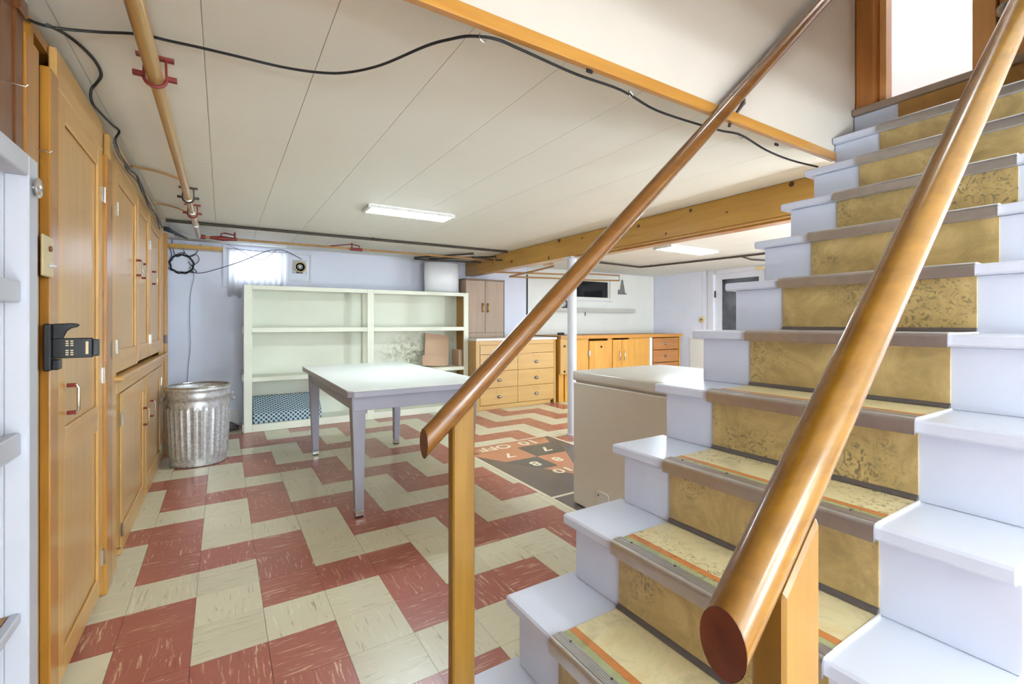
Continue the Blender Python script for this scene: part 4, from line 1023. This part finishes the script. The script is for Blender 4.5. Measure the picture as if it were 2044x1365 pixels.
tube('valve_stem', 'rust', cp, [(-0.01, CY, CZ), (-0.01, CY, CZ+0.045), (0.02, CY, CZ+0.052), (0.10, CY, CZ+0.04)], 0.007, 8)
tube('pipe_tee', 'rust', cp, [(1.17, CY, CZ), (1.30, CY, CZ)], 0.017, 10)
tube('tee_stem', 'rust', cp, [(1.27, CY, CZ), (1.27, CY, CZ+0.04), (1.18, CY+0.0, CZ+0.05), (0.98, CY+0.10, CZ+0.03)], 0.006, 8)
tube('tee_hanger', 'rust', cp, [(1.19, CY, CZ), (1.19, CY, ZC-0.002)], 0.007, 8)
ip = pipe_thing('iron_pipe', 'dark iron pipe along the ceiling in front of the curtain window', loc=(1.2, 4.78, 1.97))
tube('pipe_run', 'iron', ip, [(-0.40, 4.80, 1.984), (0.9, 4.78, 1.984), (2.9, 4.76, 1.984)], 0.0135, 10)
tube('pipe_clip', 'iron', ip, [(1.30, 4.76, 1.975), (1.30, 4.76, ZC-0.001)], 0.006, 6)
# bent branch pipes at the beam end
br = pipe_thing('branch_pipes', 'bent thin brown branch pipes beside the beam end', loc=(2.5, 5.3, 1.92))
for pts in ([(2.05, 5.62, 1.955), (2.62, 5.10, 1.985), (2.62, 5.10, 1.935), (2.9, 5.10, 1.93)], [(2.05, 5.62, 1.94), (2.2, 5.60, 1.935), (2.9, 5.42, 1.93)], [(2.25, 5.62, 1.955), (2.88, 5.0, 1.955), (2.88, 5.0, 1.91), (2.94, 4.95, 1.91)]):
    tube('branch', 'iron', br, pts, 0.011, 8)
# beyond the beam
b2 = pipe_thing('copper_loop', 'brown copper pipe loop hung before the back wall left of the dark window', loc=(4.4, 5.3, 1.88))
def V(u, v, y): return tuple(view(u, v, 1, y))
tube('pipe_run', 'copper_paint', b2, [V(1017, 552, 5.5), V(1100, 555, 5.55), V(1180, 559, 5.6), V(1236, 560, 5.62), V(1236, 550, 5.62), V(1190, 547, 5.5), V(1150, 546, 5.45)], 0.012, 8)
tube('pipe_run', 'copper_paint', b2, [V(1017, 552, 5.5), V(1065, 541, 5.2), V(1106, 531, 4.9), V(1104, 526, 4.85), V(1085, 529, 4.9)], 0.012, 8)
tube('pipe_run', 'copper_paint', b2, [V(985, 543, 5.45), V(1060, 545, 5.45), V(1140, 548, 5.5)], 0.012, 8)
b3 = pipe_thing('black_pipe', 'black pipe turning a corner on the ceiling of the far room', loc=(5.3, 4.5, 1.96))
tube('pipe_run', 'iron', b3, [tuple(view(1190, 523, 2, 1.975)), tuple(view(1277, 533, 2, 1.975)), tuple(view(1300, 531, 2, 1.975)), tuple(view(1465, 513, 2, 1.975)), tuple(view(1560, 502, 2, 1.975))], 0.014, 8)
tube('pipe_branch', 'iron', b3, [tuple(view(1480, 512, 2, 1.975)), tuple(view(1500, 518, 2, 1.965)), tuple(view(1540, 520, 2, 1.965))], 0.012, 8)
tube('pipe_clip', 'iron', b3, [tuple(view(1300, 531, 2, 1.975)), tuple(view(1300, 531, 2, 1.975)+Vector((0, 0, 0.024)))], 0.006, 6)

# ================================================================== CABLES
def zview(u, v, z): return tuple(view(u, v, 2, z))
pts = []
run = [(0, 20, 1.93), (45, 35, 1.94), (85, 50, 1.95), (130, 58, 1.96), (200, 64, 1.98), (275, 68, 1.985), (340, 82, 1.985), (400, 95, 1.98), (480, 114, 1.97), (560, 133, 1.962), (630, 144, 1.955), (690, 145, 1.95), (760, 130, 1.945), (850, 92, 1.93), (900, 78, 1.92), (940, 72, 1.908), (990, 78, 1.898), (1040, 99, 1.898), (1150, 148, 1.897), (1240, 180, 1.896), (1310, 220, 1.892), (1400, 250, 1.896), (1440, 261, 1.896), (1480, 270, 1.896), (1530, 300, 1.885), (1580, 320, 1.885), (1632, 333, 1.887)]
for u, v, z in run: pts.append(zview(u, v, z))
cb1 = thing('black_cable', 'long black cable slung across the ceiling and along the orange strip', 'cable', (0.7, 1.2, 1.88))
tube('cable_run', 'cable', cb1, pts, 0.0042, 8, 5)
for u, v in ((962, 74), (1258, 186), (1478, 270)):
    p = view(u, v, 2, 1.9)
    tube('cable_hook', 'steel', cb1, [p+Vector((0.0, 0, 0.006)), p+Vector((0.012, 0, -0.004)), p+Vector((0.006, 0, -0.012)), p+Vector((-0.006, 0, -0.006)), p+Vector((-0.006, 0.002, 0.01))], 0.0014, 6, 3)
for u, v in ((1172, 145), (1545, 290)):
    p = view(u, v, 1, 1.07)
    box('cable_clip', 'black', cb1, p.x-0.012, p.x+0.012, 1.056, 1.0635, p.z-0.006, p.z+0.006, 0.002)
# cable down the tops of the cupboards
def wallx(u, v, x=-0.40):
    p = view(u, v, 0, x)
    return tuple(p if p.z < 1.985 else view(u, v, 2, 1.985))
cb2 = thing('wall_cable', 'black cable snaking over the tops of the pine cupboards', 'cable', (-0.4, 2.2, 1.85))
tube('cable_run', 'cable', cb2, [wallx(95, 50), wallx(130, 68), wallx(165, 95), wallx(192, 125), wallx(202, 150), wallx(192, 167), wallx(182, 180), wallx(184, 205), wallx(205, 230), wallx(225, 250), wallx(238, 262), wallx(230, 282), wallx(242, 318)], 0.0048, 8, 5)
gw = thing('grey_wires', 'tangle of thin grey wires along the top of the built-in cupboard', 'wires', (-0.4, 3.8, 1.9))
random.seed(3)
for k in range(5):
    pth = []
    for (u, v) in ((228, 285), (243, 315), (258, 338), (272, 352), (285, 385), (298, 408), (312, 430), (322, 455)):
        pth.append(wallx(u+random.uniform(-4, 4), v+random.uniform(-5, 5), -0.40+random.uniform(0, 0.012)))
    tube('wire', 'wire' if k % 2 else 'cable', gw, pth, 0.003, 6, 4)
for (a, b) in (((262, 332), (365, 360)), ((310, 405), (385, 428))):
    p0 = zview(a[0], a[1], 1.975); p1 = zview(b[0], b[1], 1.975); mid = [(p0[i]+p1[i])/2 for i in range(3)]; mid[2] += 0.012
    o = tube('brown_cable', 'copper_paint', None, [p0, mid, p1], 0.006, 6, 5)
    top(setroot(o), 'flat brown cable crossing the ceiling to the thick pipe, %s one' % ('nearer' if a[0] < 300 else 'farther'), 'cable')
# coil on the back wall
co = thing('cable_coil', 'black cable coiled in a ring on the lavender back wall', 'cable', (-0.36, YB-0.03, 1.6))
c0 = view(363, 527, 1, YB-0.02)
bm = bmesh.new()
pth = []
for k in range(90):
    a = k/89*2*math.pi*3; rr = 0.102+0.006*math.sin(k*0.7)+0.004*math.sin(k*1.9)
    pth.append((c0.x+rr*math.cos(a), YB-0.014-0.008*(k/89), c0.z+rr*0.95*math.sin(a)))
atube(bm, pth, 0.0045, 6); fin('coil_ring', bm, 'cable', co, True)
def bk(u, v, y=YB-0.018): return tuple(view(u, v, 1, y))
for pl_ in ([(332, 480), (342, 505), (338, 520), (330, 525)], [(345, 470), (344, 490), (352, 512), (368, 505), (366, 500)], [(400, 488), (392, 505), (380, 512), (364, 504), (345, 512)], [(376, 512), (392, 508), (397, 520), (384, 530), (376, 522)], [(380, 528), (392, 542), (386, 544), (378, 532)], [(331, 530), (345, 540), (372, 543), (385, 541)]):
    tube('loose_loop', 'cable', co, [bk(*p) for p in pl_], 0.004, 6, 5)
tube('lead_to_window', 'cable', co, [bk(375, 543), bk(400, 545), bk(430, 538, YB-0.06), bk(480, 522, YB-0.11), bk(530, 502, YB-0.11), bk(548, 499, YB-0.11), bk(570, 501, YB-0.11), bk(602, 517, YB-0.04)], 0.004, 6, 5)
tube('hanging_lead', 'wire', co, [bk(386, 540), bk(387, 555), bk(380, 590), bk(379, 650), bk(380, 690), bk(376, 730), bk(373, 768), bk(372, 800)], 0.0028, 6, 5)
cr = thing('thin_cord', 'thin dark cord sagging across the top of the window curtain', 'cord', (0.3, YB-0.1, 1.85))
tube('cord_run', 'cable', cr, [bk(452, 487, YB-0.112), bk(480, 500, YB-0.112), bk(505, 515, YB-0.112), bk(525, 518, YB-0.112), bk(540, 508, YB-0.112), bk(552, 499, YB-0.112)], 0.0022, 6, 5)
# dark bundle under the ceiling in the corner
bd = thing('cable_bundle', 'dark bundled cables tucked in the ceiling corner above the coil', 'cables', (-0.33, 5.2, 1.95))
for k in range(4):
    tube('bundle_strand', 'cable', bd, [zview(322+k*2, 453+k*2, 1.965), zview(335+k*3, 455+k*3, 1.96), zview(345+k*6, 462+k*3, 1.96), zview(352+k*7, 470+k*2, 1.965)], 0.009, 6, 4)
